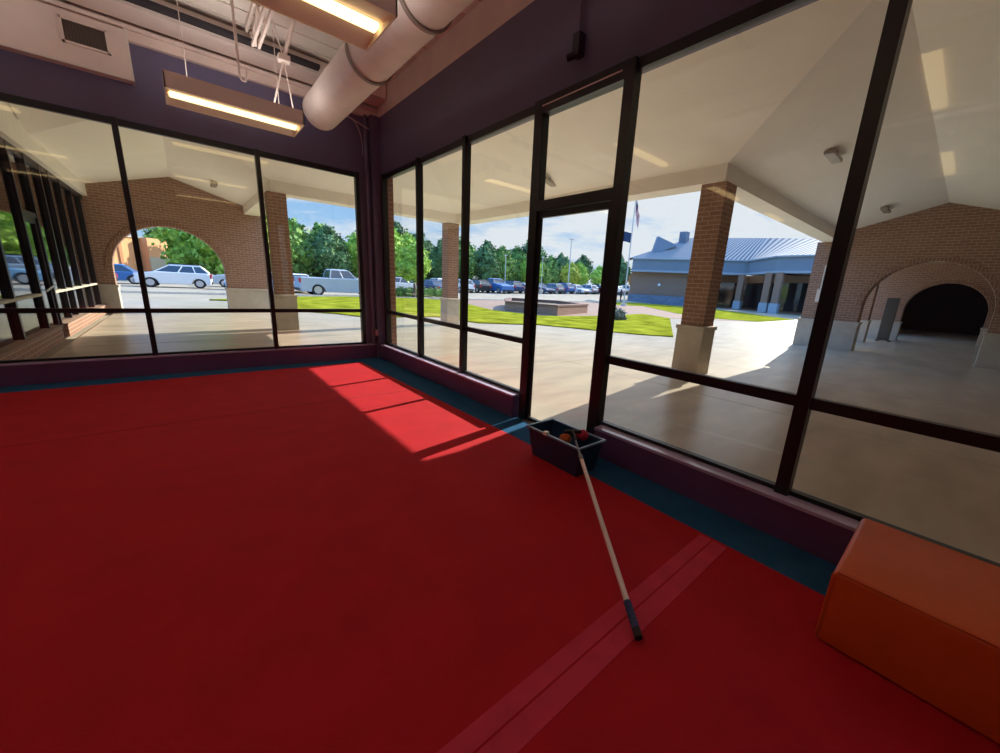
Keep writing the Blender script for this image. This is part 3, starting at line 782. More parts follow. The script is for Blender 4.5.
# roof over the passage, piers
MB().slab([(13.35, -8.65), (34, -8.65), (34, -3.9), (13.35, -3.9)], 3.7, 3.9).build('passage_ceiling', M['soffit'], kind='structure')
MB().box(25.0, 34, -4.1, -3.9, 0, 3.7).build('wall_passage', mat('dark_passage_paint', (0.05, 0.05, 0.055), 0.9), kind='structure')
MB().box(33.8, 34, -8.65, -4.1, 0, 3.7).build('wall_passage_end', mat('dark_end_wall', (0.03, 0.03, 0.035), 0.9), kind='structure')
column(17.6, -4.30, 0.5, 'brick column between the two arched walls of the shaded walk', 3.7, 0.85)
beam('canopy_beam', 13.35, 20.5, -4.1, -3.75, 3.3, 3.7)
t = thing('dark_panel', (19.3, -4.8, 0), 'tall dark freestanding panel beside the inner arch of the walk', 'panel')
MB().box(19.25, 19.35, -5.12, -4.74, 0.03, 1.78).build('panel', M['panel'], t, bevel=0.01)
MB().box(19.05, 19.55, -5.18, -5.10, 0, 0.05).build('foot', M['panel'], t); MB().box(19.05, 19.55, -4.82, -4.74, 0, 0.05).build('foot', M['panel'], t)

# ---- neighbouring storefront on the left (x = -4.65)
NX = -4.65
def shopfront():
    t = thing('shopfront', (NX, 4.5, 0), 'black framed neighbouring shopfront with brick knee walls under the canopy', 'shopfront')
    MB().box(NX - 0.25, -4.53, 0.22, 3.85, 0, 0.26).build('knee_wall', M['brick'], t)
    MB().box(NX - 0.25, -4.53, 4.30, 9.8, 0, 0.24).build('knee_wall', M['brick'], t)
    MB().box(NX - 0.27, -4.515, 0.22, 3.86, 0.26, 0.28).build('sill', M['sillbrick'], t)
    MB().box(NX - 0.27, -4.515, 4.29, 9.8, 0.24, 0.26).build('sill', M['sillbrick'], t)
    ys_ = [0.6, 1.93, 3.37, 4.30, 5.25, 5.95, 6.95, 8.1, 9.3]
    for y in ys_:
        MB().box(NX - 0.06, NX + 0.06, y - 0.04, y + 0.04, 0.0 if 3.3 < y < 4.4 else 0.28, 3.22).build('mullion', M['frame'], t)
    MB().box(NX - 0.05, NX + 0.05, 0.22, 9.8, 3.12, 3.24).build('head_rail', M['frame'], t)
    for a, b_ in zip(ys_[:-1], ys_[1:]):
        if 3.3 < a < 3.5:
            k = MB(); k.box(NX - 0.03, NX + 0.03, a + 0.04, a + 0.12, 0.01, 2.15); k.box(NX - 0.03, NX + 0.03, b_ - 0.12, b_ - 0.04, 0.01, 2.15); k.box(NX - 0.03, NX + 0.03, a + 0.12, b_ - 0.12, 2.05, 2.15); k.box(NX - 0.03, NX + 0.03, a + 0.12, b_ - 0.12, 0.01, 0.15)
            dl = k.build('door_leaf', M['frame'], t)
            MB().tube((NX + 0.09, a + 0.14, 0.9), (NX + 0.09, b_ - 0.14, 0.98), 0.015, 8).build('push_bar', M['steel'], dl)
            MB().box(NX - 0.05, NX + 0.05, a, b_, 2.15, 2.23).build('door_header', M['frame'], t)
            MB().box(NX, NX + 0.006, a + 0.12, b_ - 0.12, 0.15, 2.05).build('pane', M['shopglass'], t)
            MB().box(NX, NX + 0.006, a, b_, 2.23, 3.12).build('pane', M['shopglass'], t)
        else:
            MB().box(NX - 0.05, NX + 0.065, a, b_, 0.83, 0.87).build('rail', M['stone'], t, label='pale horizontal rail')
            MB().box(NX, NX + 0.006, a, b_, 0.28, 0.82).build('pane', M['shopglass'], t)
            MB().box(NX, NX + 0.006, a, b_, 0.88, 3.12).build('pane', M['shopglass'], t)
    return t
shopfront()
MB().box(-4.9, -4.515, 0.2, 9.8, 3.69, 4.45).build('wall_shopfront', M['beam'], kind='structure')
k = MB(); k.box(-12, -11.8, 0.2, 10.2, 0, 4.0); k.box(-12, -4.75, 10.2, 10.4, 0, 4.0); k.box(-12, -4.66, 0.2, 10.4, 4.0, 4.2); k.box(-12, -9.2, 0.0, 0.2, 0, 4)
k.build('wall_neighbour', mat('dim_interior', (0.10, 0.11, 0.11), 0.9), kind='structure')
MB().box(-11.8, -4.9, 0.2, 10.2, -0.03, 0.0).build('floor_neighbour', mat('dim_floor', (0.2, 0.2, 0.2), 0.6), kind='structure')

# =================================================================== VEHICLES
def car(typ, x, y, ang, paint, label, z=None):
    z = gz(x, y) - 0.03 if z is None else z
    P = dict(sedan=(4.7, 1.82, 1.45, 0.90), suv=(4.2, 1.86, 1.66, 1.10), hatch=(4.1, 1.76, 1.52, 0.95), pickup=(5.7, 1.98, 1.92, 1.28))[typ]
    L_, W_, H_, BZ_ = P
    cat = {'sedan': 'car', 'suv': 'car', 'hatch': 'car', 'pickup': 'truck'}[typ]
    nm = {'sedan': 'parked_sedan', 'suv': 'parked_suv', 'hatch': 'parked_hatchback', 'pickup': 'pickup_truck'}[typ]
    t = thing(nm, (0, 0, 0), label, cat)
    R_ = 0.34 if typ != 'pickup' else 0.40
    wf, wr = L_ / 2 - 0.85, -L_ / 2 + (0.85 if typ != 'pickup' else 1.15)
    if typ == 'suv': wf, wr = L_ / 2 - 0.82, -L_ / 2 + 0.72
    ar = R_ + 0.07
    def arc(cx_): return [(cx_ - ar * math.cos(PI * i / 12), 0.26 + ar * math.sin(PI * i / 12) if 0.26 + ar * math.sin(PI * i / 12) > 0.26 else 0.26) for i in range(13)]
    h2 = L_ / 2
    if typ == 'pickup':
        topl = [(h2, 0.62), (h2 - 0.05, 0.98), (h2 - 0.25, 1.08), (0.95, BZ_ + 0.04), (-0.75, BZ_), (-0.80, BZ_ - 0.0), (-h2 + 0.03, BZ_), (-h2, 0.6), (-h2 + 0.02, 0.42)]
    elif typ == 'suv':
        topl = [(h2, 0.6), (h2 - 0.06, 0.86), (h2 - 0.4, 0.98), (0.85, BZ_), (-h2 + 0.15, BZ_), (-h2 + 0.02, 0.9), (-h2, 0.5), (-h2 + 0.05, 0.32)]
    elif typ == 'hatch':
        topl = [(h2, 0.55), (h2 - 0.08, 0.78), (h2 - 0.4, 0.88), (0.85, BZ_), (-h2 + 0.15, BZ_), (-h2 + 0.02, 0.8), (-h2, 0.5), (-h2 + 0.05, 0.32)]
    else:
        topl = [(h2, 0.52), (h2 - 0.08, 0.70), (h2 - 0.5, 0.82), (0.75, BZ_), (-1.35, BZ_ + 0.02), (-h2 + 0.12, BZ_), (-h2, 0.75), (-h2, 0.45), (-h2 + 0.05, 0.32)]
    poly = [(h2 - 0.02, 0.28)] + topl + [(-h2 + 0.08, 0.26)] + arc(wr) + arc(wf) + [(h2 - 0.08, 0.26)]
    fn = lambda u, v, tt: (u, tt, v)
    k = MB(); n = len(poly)
    cxp, czp = 0.0, 0.55
    def sl(yy, f):
        return [(u * f, yy, czp + (v - czp) * (1 - (1 - f) * 1.5) if v > 0.3 else v) for u, v in poly]
    secs = [(-W_ / 2, 0.965), (-W_ / 2 + 0.10, 1.0), (W_ / 2 - 0.10, 1.0), (W_ / 2, 0.965)]
    vs = []
    for yy, f in secs: vs += sl(yy, f)
    fs = [tuple(range(n - 1, -1, -1)), tuple(range(3 * n, 4 * n))]
    for s_ in range(3):
        for i in range(n): fs.append((s_ * n + i, s_ * n + (i + 1) % n, (s_ + 1) * n + (i + 1) % n, (s_ + 1) * n + i))
    k.add(vs, fs); body = k.build('body', paint); body.parent = t
    bv = body.modifiers.new('round', 'BEVEL'); bv.width = 0.07; bv.segments = 3; bv.limit_method = 'ANGLE'; bv.angle_limit = math.radians(35)
    # greenhouse
    if typ == 'sedan': G_ = [(0.85, 0.30), (-1.55, -0.95)]
    elif typ == 'suv': G_ = [(1.0, 0.25), (-h2 + 0.12, -h2 + 0.55)]
    elif typ == 'hatch': G_ = [(0.95, 0.35), (-h2 + 0.12, -h2 + 0.55)]
    else: G_ = [(1.0, 0.50), (-0.85, -0.72)]
    (fb, ft), (rb, rt) = G_
    wb, wt = W_ / 2 - 0.07, W_ / 2 - 0.26
    zb, zt = BZ_ - 0.02, H_ - (0.14 if typ == 'suv' else 0.09)
    q = [(fb, -wb, zb), (fb, wb, zb), (rb, wb, zb), (rb, -wb, zb), (ft, -wt, zt), (ft, wt, zt), (rt, wt, zt), (rt, -wt, zt)]
    k = MB(); k.add(q, [(3, 2, 1, 0), (4, 5, 6, 7), (0, 1, 5, 4), (1, 2, 6, 5), (2, 3, 7, 6), (3, 0, 4, 7)]); o1 = k.build('windows', M['carglass']); o1.parent = t
    k = MB(); e_ = 0.05
    rf = [(ft + e_, -wt - .02, zt), (ft + e_, wt + .02, zt), (rt - e_, wt + .02, zt), (rt - e_, -wt - .02, zt), (ft - 0.15, -wt + 0.1, H_), (ft - 0.15, wt - 0.1, H_), (rt + 0.1, wt - 0.1, H_), (rt + 0.1, -wt + 0.1, H_)]
    k.add(rf, [(3, 2, 1, 0), (4, 5, 6, 7), (0, 1, 5, 4), (1, 2, 6, 5), (2, 3, 7, 6), (3, 0, 4, 7)])
    for s_ in (-1, 1):
        for (a0, a1) in ((fb, ft), (rb, rt)):
            k.tube((a0, s_ * (wb), zb), (a1, s_ * (wt), zt), 0.045, 6)
        mids = [(fb + rb) / 2 - 0.05] if typ != 'suv' else [fb - 1.25, fb - 2.2]
        for mm in mids:
            fr_ = (fb - mm) / (fb - rb); mt = ft + (rt - ft) * fr_
            k.tube((mm, s_ * (wb + .005), zb), (mt, s_ * (wt + .005), zt), 0.04, 6)
    o2 = k.build('roof', paint); o2.parent = t
    bv = o2.modifiers.new('round', 'BEVEL'); bv.width = 0.03; bv.segments = 2; bv.limit_method = 'ANGLE'; bv.angle_limit = math.radians(25)
    for xw in (wf, wr):
        for s_ in (-1, 1):
            k = MB(); k.tube((xw, s_ * (W_ / 2 - 0.22), R_), (xw, s_ * (W_ / 2 - 0.0), R_), R_, 20); wo = k.build('wheel', M['tyre']); wo.parent = t
            k = MB(); k.tube((xw, s_ * (W_ / 2 - 0.02), R_), (xw, s_ * (W_ / 2 + 0.012), R_), R_ * 0.66, 14); ro = k.build('rim', M['rim']); ro.parent = wo
    for s_ in (-1, 1):
        k = MB(); k.box(h2 - 0.30, h2 - 0.03, s_ * (W_ / 2 - 0.42), s_ * (W_ / 2 - 0.045), BZ_ - 0.30, BZ_ - 0.17); o3 = k.build('headlight', M['headlamp']); o3.parent = t
        k = MB(); k.box(-h2 - 0.012, -h2 + 0.25, s_ * (W_ / 2 - 0.22), s_ * (W_ / 2 - 0.02), BZ_ - 0.38, BZ_ - 0.10); o3 = k.build('taillight', M['redlamp']); o3.parent = t
    k = MB(); k.box(h2 - 0.06, h2 + 0.02, -W_ / 2 + 0.15, W_ / 2 - 0.15, 0.30, 0.48); o4 = k.build('bumper', M['trim']); o4.parent = t
    k = MB(); k.box(-h2 - 0.02, -h2 + 0.06, -W_ / 2 + 0.15, W_ / 2 - 0.15, 0.32, 0.50); o4 = k.build('bumper', M['trim']); o4.parent = t
    if typ == 'pickup':
        k = MB(); k.box(-h2 + 0.12, -0.92, -W_ / 2 + 0.16, W_ / 2 - 0.16, BZ_ - 0.01, BZ_ + 0.015); o5 = k.build('bed', M['trim']); o5.parent = t
    if typ == 'suv':
        for yr_ in (-wt + 0.05, wt - 0.09):
            k = MB(); k.box(-1.9, 0.3, yr_, yr_ + 0.04, H_ - 0.02, H_ + 0.04); o6 = k.build('roof_rail', M['trim']); o6.parent = t
    t.location = (x, y, z); t.rotation_euler[2] = math.radians(ang)
    return t
C = {k_: mat('car_paint_' + k_, c_, 0.28, spec=0.6) for k_, c_ in dict(white=(0.80, 0.80, 0.80), silver=(0.42, 0.47, 0.52), navy=(0.02, 0.05, 0.14), blue=(0.05, 0.16, 0.40), black=(0.015, 0.016, 0.02), grey=(0.20, 0.22, 0.25), lightblue=(0.30, 0.52, 0.68), red=(0.4, 0.03, 0.03), cream=(0.68, 0.64, 0.52)).items()}
car('suv', -3.15, 31.3, 176, C['white'], 'white suv parked side-on, framed by the round brick arch')
car('sedan', -8.6, 31.6, 176, C['navy'], 'dark blue sedan at the left edge of the brick arch opening')
car('sedan', -7.0, 36.0, 176, C['blue'], 'blue sedan parked behind the nose of the white suv')
car('sedan', 1.9, 29.6, 178, C['lightblue'], 'light blue car cut off by the right side of the brick arch')
car('suv', 1.2, 35.5, 178, C['silver'], 'silver suv behind the light blue car at the arch')
car('pickup', 6.2, 24.6, 0, C['silver'], 'silver pickup truck parked beyond the lawn, right of the brick column')
car('sedan', 4.2, 29.0, 90, C['white'], 'white car with red tail light behind the silver pickup')
car('suv', 13.6, 32.0, 178, C['white'], 'white suv seen through the first narrow pane beside the corner')
car('sedan', 18.3, 33.0, 100, C['navy'], 'navy sedan left of the slender corner column')
car('hatch', 16.2, 38.0, 95, C['grey'], 'grey hatchback behind the white suv of the narrow pane')
row = [(21.2, 'suv', 'white'), (24.0, 'suv', 'white'), (26.8, 'suv', 'black'), (29.4, 'pickup', 'blue'), (32.2, 'suv', 'navy'), (35.0, 'sedan', 'cream'), (37.8, 'sedan', 'navy'), (40.6, 'hatch', 'grey'),
       (43.2, 'suv', 'blue'), (46.0, 'sedan', 'white'), (48.8, 'hatch', 'silver'), (51.5, 'suv', 'black'), (54.3, 'pickup', 'white'), (57.2, 'sedan', 'silver'), (60.0, 'suv', 'white'), (63.0, 'sedan', 'black'), (66.0, 'suv', 'silver')]
where = ['hidden partly by the slender brick column', 'just right of the slender brick column', 'second right of the slender column', 'third right of the slender column', 'mid-pane left of the door',
         'at the right end of the pane by the door', 'behind the left door jamb', 'at the left edge of the door glass', 'left of the white sedan in the door glass', 'in the door glass by the light pole', 'right of the white sedan in the door glass',
         'under the yellow tree', 'just right of the yellow tree', 'third from the right in the door glass row', 'near the right door jamb', 'behind the right door jamb', 'right of the door near the flagpole']
for i, ((x, ty, co), wh) in enumerate(zip(row, where)):
    car(ty, x, 35.8 + 0.3 * (i % 3), 90 if i % 3 else -90, C[co], f"{co} {'pickup' if ty == 'pickup' else ty if ty != 'hatch' else 'hatchback'} in the row {wh}")

# =================================================================== TREES
def leafmesh(name, mats, blobs, nleaf, size, seed):
    rnd = random.Random(seed); vs = []; fs = []; mi = []
    tot = sum(b_[3] ** 2 for b_ in blobs)
    for (bx_, by_, bz_, br) in blobs:
        for _ in range(int(nleaf * br ** 2 / tot)):
            v = Vector((rnd.gauss(0, 1), rnd.gauss(0, 1), rnd.gauss(0, 1))).normalized()
            rr = br * (0.70 + 0.60 * rnd.random() ** 1.6)
            c_ = Vector((bx_, by_, bz_)) + v * rr
            nrm = (v + Vector((rnd.gauss(0, .6), rnd.gauss(0, .6), rnd.gauss(0, .6)))).normalized()
            a = nrm.orthogonal().normalized(); b_ = nrm.cross(a)
            th = rnd.random() * 6.28; a, b_ = a * math.cos(th) + b_ * math.sin(th), b_ * math.cos(th) - a * math.sin(th)
            s_ = size * (0.6 + 0.8 * rnd.random()); o_ = len(vs)
            vs += [c_ + a * s_, c_ + b_ * s_ * 0.7, c_ - a * s_, c_ - b_ * s_ * 0.7 + nrm * s_ * 0.3]
            fs.append((o_, o_ + 1, o_ + 2, o_ + 3)); mi.append(0)
        # dense core so no sky shows through the middle
        bm_ = bmesh.new(); bmesh.ops.create_icosphere(bm_, subdivisions=2, radius=br * 0.74)
        o_ = len(vs)
        for v in bm_.verts: vs.append(v.co * (0.9 + 0.25 * rnd.random()) + Vector((bx_, by_, bz_)))
        for f in bm_.faces: fs.append(tuple(v.index + o_ for v in f.verts)); mi.append(0)
        bm_.free()
    me_ = bpy.data.meshes.new(name); me_.from_pydata([tuple(v) for v in vs], [], fs)
    me_.materials.append(mats); me_.update(); return me_

def make_tree(name, h, rad, m, seed, nleaf, size, ratio=0.3, conic=False):
    """tree of height h at the origin; returns root with trunk and foliage children"""
    rnd = random.Random(seed); blobs = []
    nb = 11 if not conic else 9
    for i in range(nb):
        f = i / (nb - 1)
        zz_ = h * (ratio + (0.93 - ratio) * f)
        prof_ = math.sin(PI * min(1, 0.22 + 0.72 * f)) if not conic else (1.05 - f)
        rr = rad * prof_ * 0.62
        a = rnd.random() * 6.28; off = rad * prof_ * 0.45
        blobs.append((off * math.cos(a), off * math.sin(a), min(zz_, h - rr * 0.9), max(rr, rad * 0.22)))
        if not conic:
            blobs.append((-off * math.cos(a + .7), -off * math.sin(a + .7), min(zz_ * 0.97, h - rr), max(rr * 0.85, rad * 0.2)))
    root = thing(name, (0, 0, 0))
    k = MB(); k.tube((0, 0, -0.1), (0.05, 0.02, h * 0.55), 0.028 * h, 8, r2=0.012 * h)
    for i in range(4):
        a = i * 1.6 + rnd.random(); k.tube((0.03, 0, h * (0.28 + 0.06 * i)), (rad * 0.5 * math.cos(a), rad * 0.5 * math.sin(a), h * (0.5 + 0.07 * i)), 0.010 * h, 6, r2=0.004 * h)
    tr = k.build('trunk', M['bark']); tr.parent = root
    fo = bpy.data.objects.new('foliage', leafmesh('foliage', m, blobs, nleaf, size, seed)); COL.objects.link(fo); fo.parent = root
    return root
protos = [make_tree('broadleaf_tree', 12, 4.6, M['leaf'], 1, 3600, 0.40, 0.22), make_tree('broadleaf_tree', 13, 4.4, M['leafdark'], 2, 3600, 0.38, 0.2),
          make_tree('broadleaf_tree', 11, 4.4, M['leaf'], 3, 3600, 0.38, 0.18), make_tree('conifer_tree', 15, 3.4, M['leafdark'], 4, 3000, 0.36, 0.12, True),
          make_tree('broadleaf_tree', 11.5, 4.2, M['leaflight'], 5, 3600, 0.38, 0.2)]
rnd = random.Random(11)
used = [False] * 5
def place(pi_, x, y, sc, rot, label, cat='tree', group=None):
    if not used[pi_]: o_ = protos[pi_]; used[pi_] = True
    else: o_ = copy_tree(protos[pi_])
    o_.location = (x, y, gz(x, y) - 0.1); o_.scale = (sc, sc, sc); o_.rotation_euler[2] = rot
    tag(o_, label, cat, group)
    return o_
# forest belt: an arc from beyond the left arch to beyond the far shops
def belt(pts, names, sc0, lab='behind the parking lot'):
    for i, (x, y) in enumerate(pts):
        p_ = rnd.choice([0, 1, 2, 1, 0, 4] if names != 'dark' else [1, 0, 2, 1])
        place(p_, x + rnd.uniform(-1, 1), y + rnd.uniform(-2, 2), sc0 * rnd.uniform(0.85, 1.12), rnd.random() * 6.28,
              'green tree of the dense forest line ' + lab, 'tree', 'forest line ' + lab)
belt([(8 + 4.6 * i, 66 - 0.15 * i) for i in range(5)], 'mix', 0.84, 'behind the silver pickup')
belt([(28 + 5.2 * i, 66 + 0.4 * i) for i in range(13)], 'mix', 0.70, 'behind the far parking row')
belt([(33 + 5.8 * i, 76 + 0.5 * i) for i in range(12)], 'dark', 0.92, 'rising at the back over the far parking row')
belt([(6 + 5.0 * i, 73) for i in range(6)], 'dark', 0.90, 'rising at the back over the silver pickup')
belt([(96 + 5 * i, 66 - 5 * i) for i in range(4)], 'dark', 0.8, 'beyond the flagpole')
place(4, 1.8, 47, 0.92, 0.3, 'bright green leafy tree filling the right half of the arch opening')
place(4, -1.2, 52, 0.95, 1.7, 'green leafy tree behind the tan building seen through the arch')
place(0, 5.0, 50, 0.80, 2.2, 'green tree hidden behind the brick pier right of the arch')
place(3, -10.0, 84, 0.62, 0.2, 'distant dark tree rising behind the tan building')
place(2, -5.0, 88, 0.75, 1.2, 'distant tree rising behind the right end of the tan building')
place(4, 18.0, 44, 0.72, 0.9, 'light green tree behind the white suv of the narrow pane')
place(4, 23.5, 50, 0.70, 2.9, 'light green tree left of the slender corner column')
t = make_tree('small_tree', 4.6, 1.5, M['leaflight'], 21, 1500, 0.16, 0.38); t.location = (12.4, 24.8, 0); tag(t, 'young light green tree on the lawn edge seen in the narrow panes', 'tree')
t = make_tree('small_tree', 5.2, 2.0, M['leafyellow'], 22, 1500, 0.18, 0.3); t.location = (49.5, 40.5, gz(49.5, 40.5)); tag(t, 'yellow-green tree behind the parked cars in the door glass', 'tree')
t = make_tree('small_tree', 5.0, 2.0, M['leaflight'], 23, 1500, 0.18, 0.3); t.location = (57, 40, gz(57, 40)); tag(t, 'light green tree right of the yellow tree in the door glass', 'tree')
t = make_tree('small_tree', 4.4, 1.2, M['leaforange'], 24, 900, 0.15, 0.35); t.location = (58, 33, gz(58, 33)); tag(t, 'rust coloured small tree behind the flagpole', 'tree')
t = make_tree('small_tree', 4.2, 1.7, M['leafyellow'], 25, 900, 0.16, 0.3); t.location = (63, 34, gz(63, 34)); tag(t, 'yellow shrub-like tree left of the far shops', 'tree')
# hedge beyond the lawn
rh = random.Random(4)
for i, x in enumerate([9.2, 10.6, 12.0, 13.4, 14.8]):
    me_ = leafmesh('hedge_foliage', M['leaf'], [(0, 0, 0.35, 0.5), (0.6, 0, 0.32, 0.45), (-0.6, 0.1, 0.33, 0.45)], 420, 0.09, 40 + i)
    o_ = bpy.data.objects.new('hedge_shrub', me_); COL.objects.link(o_); o_.location = (x, 25.3, gz(x, 25.3)); tag(o_, 'low trimmed green shrub of the hedge before the parked white suv', 'shrub', 'hedge shrubs beyond the lawn')
me_ = leafmesh('grey_shrub', mat('leaf_grey', (0.16, 0.18, 0.15), 0.9), [(0, 0, 0.22, 0.38), (0.45, 0, 0.18, 0.3)], 500, 0.07, 50)
o_ = bpy.data.objects.new('grey_shrub', me_); COL.objects.link(o_); o_.location = (13.6, 4.6, 0.02); tag(o_, 'small grey shrub on the lawn edge right of the door', 'shrub')

# =================================================================== POLES, FLAGS, PERSON
def light_pole(x, y, h, label, wide=True):
    z = gz(x, y); t = thing('light_pole', (x, y, z), label, 'light pole')
    MB().tube((x, y, z), (x, y, z + h), 0.10 if wide else 0.06, 10, r2=0.06 if wide else 0.045).build('pole', M['steel'], t)
    MB().tube((x, y, z - 0.03), (x, y, z + 0.6), 0.25, 12).build('footing', M['curb'], t)
    hw_ = 0.45 if wide else 0.18
    MB().box(x - hw_, x + hw_, y - 0.1, y + 0.1, z + h, z + h + 0.12).build('lamp_head', M['steel'], t)
light_pole(30.4, 35.0, 4.9, 'thin pale light pole standing over the cars left of the door', False)
light_pole(36.3, 34.0, 5.0, 'pale light pole beside the left edge of the door glass', False)
light_pole(42.6, 34.6, 8.0, 'tall light pole rising above the trees in the door glass')
t = thing('flagpole', (30.9, 16.0, 0), 'tall steel flagpole on the lawn strip right of the door', 'flagpole')
MB().tube((30.9, 16.0, 0), (30.9, 16.0, 10.6), 0.07, 10, r2=0.04).build('pole', M['steel'], t)
k = MB(); k.tube((30.9, 16.0, 0), (30.9, 16.0, 0.25), 0.3, 12); k.build('base', M['curb'], t)
def flag(x, y, ztop, w_, h_, mats, label, name, droop, striped=True):
    n1, n2 = 26, 14; vs = []; fs = []; mi = []
    dx_, dy_ = 0.72, -0.69
    for j in range(n2 + 1):
        for i in range(n1 + 1):
            u = i / n2 if False else i / n1; v = j / n2
            out_ = w_ * u * (1 - droop)
            wob = 0.10 * math.sin(u * 11 + v * 1.5) * (0.3 + u)
            zz_ = ztop - h_ * v - w_ * u * droop * 0.95
            vs.append((x + dx_ * out_ + dy_ * wob * -1, y + dy_ * out_ + dx_ * wob, zz_))
    for j in range(n2):
        for i in range(n1):
            a = j * (n1 + 1) + i; fs.append((a, a + 1, a + n1 + 2, a + n1 + 1))
            if not striped: mi.append(0)
            elif i < n1 * 0.4 and j < n2 * 0.54: mi.append(2)
            else: mi.append(j % 2)
    me_ = bpy.data.meshes.new(name); me_.from_pydata(vs, [], fs)
    for m_ in mats: me_.materials.append(m_)
    for p_, q_ in zip(me_.polygons, mi): p_.material_index = q_
    o_ = bpy.data.objects.new(name, me_); COL.objects.link(o_)
    so_ = o_.modifiers.new('thick', 'SOLIDIFY'); so_.thickness = 0.01
    tag(o_, label, 'flag'); return o_
flag(30.97, 15.95, 10.2, 2.2, 1.3, [M['flagred'], M['flagwhite'], M['flagblue']], 'red, white and blue striped flag drooping near the top of the flagpole', 'flag', 0.80)
flag(30.88, 16.05, 7.0, -1.5, 0.9, [M['flagblue']], 'dark navy flag hanging lower on the flagpole', 'flag', 0.15, False)

def person(x, y, z, label):
    t = thing('person', (x, y, z), label, 'person')
    J = [(0, 0, 0.95), (0, 0, 1.2), (0, 0, 1.42), (0, 0, 1.52), (0.19, 0, 1.40), (0.25, 0.03, 1.12), (0.24, 0.12, 0.88), (-0.19, 0, 1.40), (-0.25, -0.03, 1.12), (-0.24, 0.06, 0.88),
         (0.10, 0, 0.88), (0.11, 0.10, 0.48), (0.11, 0.04, 0.07), (0.11, 0.20, 0.04), (-0.10, 0, 0.88), (-0.11, -0.02, 0.48), (-0.11, -0.22, 0.08), (-0.11, -0.08, 0.04), (0, 0.01, 1.62), (0, 0.02, 1.70)]
    E_ = [(0, 1), (1, 2), (2, 3), (2, 4), (4, 5), (5, 6), (2, 7), (7, 8), (8, 9), (0, 10), (10, 11), (11, 12), (12, 13), (0, 14), (14, 15), (15, 16), (16, 17), (3, 18), (18, 19)]
    RR = [.15, .14, .15, .06, .07, .05, .04, .07, .05, .04, .10, .075, .05, .04, .10, .075, .05, .04, .10, .09]
    me_ = bpy.data.meshes.new('body'); me_.from_pydata(J, E_, []); me_.materials.append(M['cloth_dark'])
    o_ = bpy.data.objects.new('body', me_); COL.objects.link(o_); o_.parent = t
    sk = o_.modifiers.new('skin', 'SKIN'); me_ = o_.data
    if not me_.skin_vertices: 
        bpy.context.view_layer.update()
    for i, r_ in enumerate(RR):
        me_.skin_vertices[0].data[i].radius = (r_, r_)
    me_.skin_vertices[0].data[0].use_root = True
    ss = o_.modifiers.new('sub', 'SUBSURF'); ss.levels = 1; ss.render_levels = 1
    return t
try:
    person(41.3, 23.7, 0.0, 'person in dark clothing walking near the flagpole')
except Exception as ex:
    print('person failed', ex)

# =================================================================== FAR BUILDINGS
t = thing('tan_building', (-10, 66, 0), 'orange-tan building seen through the brick arch behind the parked cars', 'building')
MB().slab([(-18.5, 50), (-5.9, 66.5), (-20, 82), (-40, 70)], 0, 4.75).build('main_wall', M['tanbrick'], t)
MB().slab([(-5.75, 64.6), (-3.1, 68.1), (-5.4, 70), (-7.4, 67)], 0, 4.9).build('end_wall', M['tanbrick'], t)
MB().slab([(-5.7, 64.45), (-3.0, 68.0), (-3.1, 68.1), (-5.8, 64.6)], 0, 2.5).build('grey_panel', M['tanbrick2'], t, label='grey lower wall panel')
MB().slab([(-18.7, 49.7), (-5.5, 66.7), (-5.9, 67.2), (-19.2, 50.2)], 4.75, 4.95).build('parapet', M['tanbrick2'], t)
for a_ in (0.15, 0.38, 0.6, 0.8):
    px_, py_ = -18.5 + 12.6 * a_, 50 + 16.5 * a_
    MB().slab([(px_ + 0.1, py_ - 0.15), (px_ + 0.35, py_ + 0.17), (px_, py_ + 0.4), (px_ - 0.2, py_)], 0, 4.75).build('pilaster', mat('brown_pilaster', (0.42, 0.20, 0.10), 0.9), t)

# shops across the plaza
t = thing('far_shops', (50, 12, 0), 'far brick shops with blue-grey standing seam roof and covered walk', 'building')
FP = [(45.3, 25.2), (51.0, 12.2), (46.0, 7.6), (44.6, -6.0)]
def line_strip(k, pts, z0, z1, th, mi=0, inw=0.0):
    for (a, b_) in zip(pts[:-1], pts[1:]):
        A = Vector((a[0], a[1], 0)); B = Vector((b_[0], b_[1], 0)); d_ = (B - A).normalized(); n_ = Vector((-d_.y, d_.x, 0))
        if n_.x < 0: n_ = -n_
        A1, B1 = A + n_ * inw, B + n_ * inw
        q = [A1, B1, B1 + n_ * th, A1 + n_ * th]
        k.slab([(v.x, v.y) for v in q], z0, z1, mi)
k = MB(); line_strip(k, FP, 4.45, 5.95, 0.3); k.build('fascia', M['bfascia'], t)
k = MB(); line_strip(k, FP, 4.25, 4.50, 0.5, inw=-0.12); line_strip(k, FP, 5.9, 6.05, 0.6, inw=-0.2); k.build('fascia_trim', M['bfascia2'], t)
k = MB(); line_strip(k, FP, 4.25, 4.4, 5.0, inw=0.3); k.build('walk_soffit', M['stone'], t)
k = MB(); line_strip(k, [(45.6, 25.4), (49.0, 17.9)], 1.1, 4.3, 0.3, inw=0.3); k.build('brick_front', M['brick'], t)
k = MB(); line_strip(k, [(45.4, 25.4), (48.6, 18.2)], 0, 1.15, 0.5, inw=-0.1); k.build('stone_wall', M['bstone'], t)
MB().slab([(49.9, 27), (55.5, 13.5), (50.2, 8.6), (49.0, -6), (60, -6), (60, 27)], 0, 4.4).build('back_wall', M['brick'], t)
k = MB(); line_strip(k, [(53.6, 18.0), (55.5, 13.5), (50.2, 8.6), (49.0, -6)], 0.2, 3.4, 0.1, inw=-0.12); k.build('shop_windows', M['darkglass'], t)
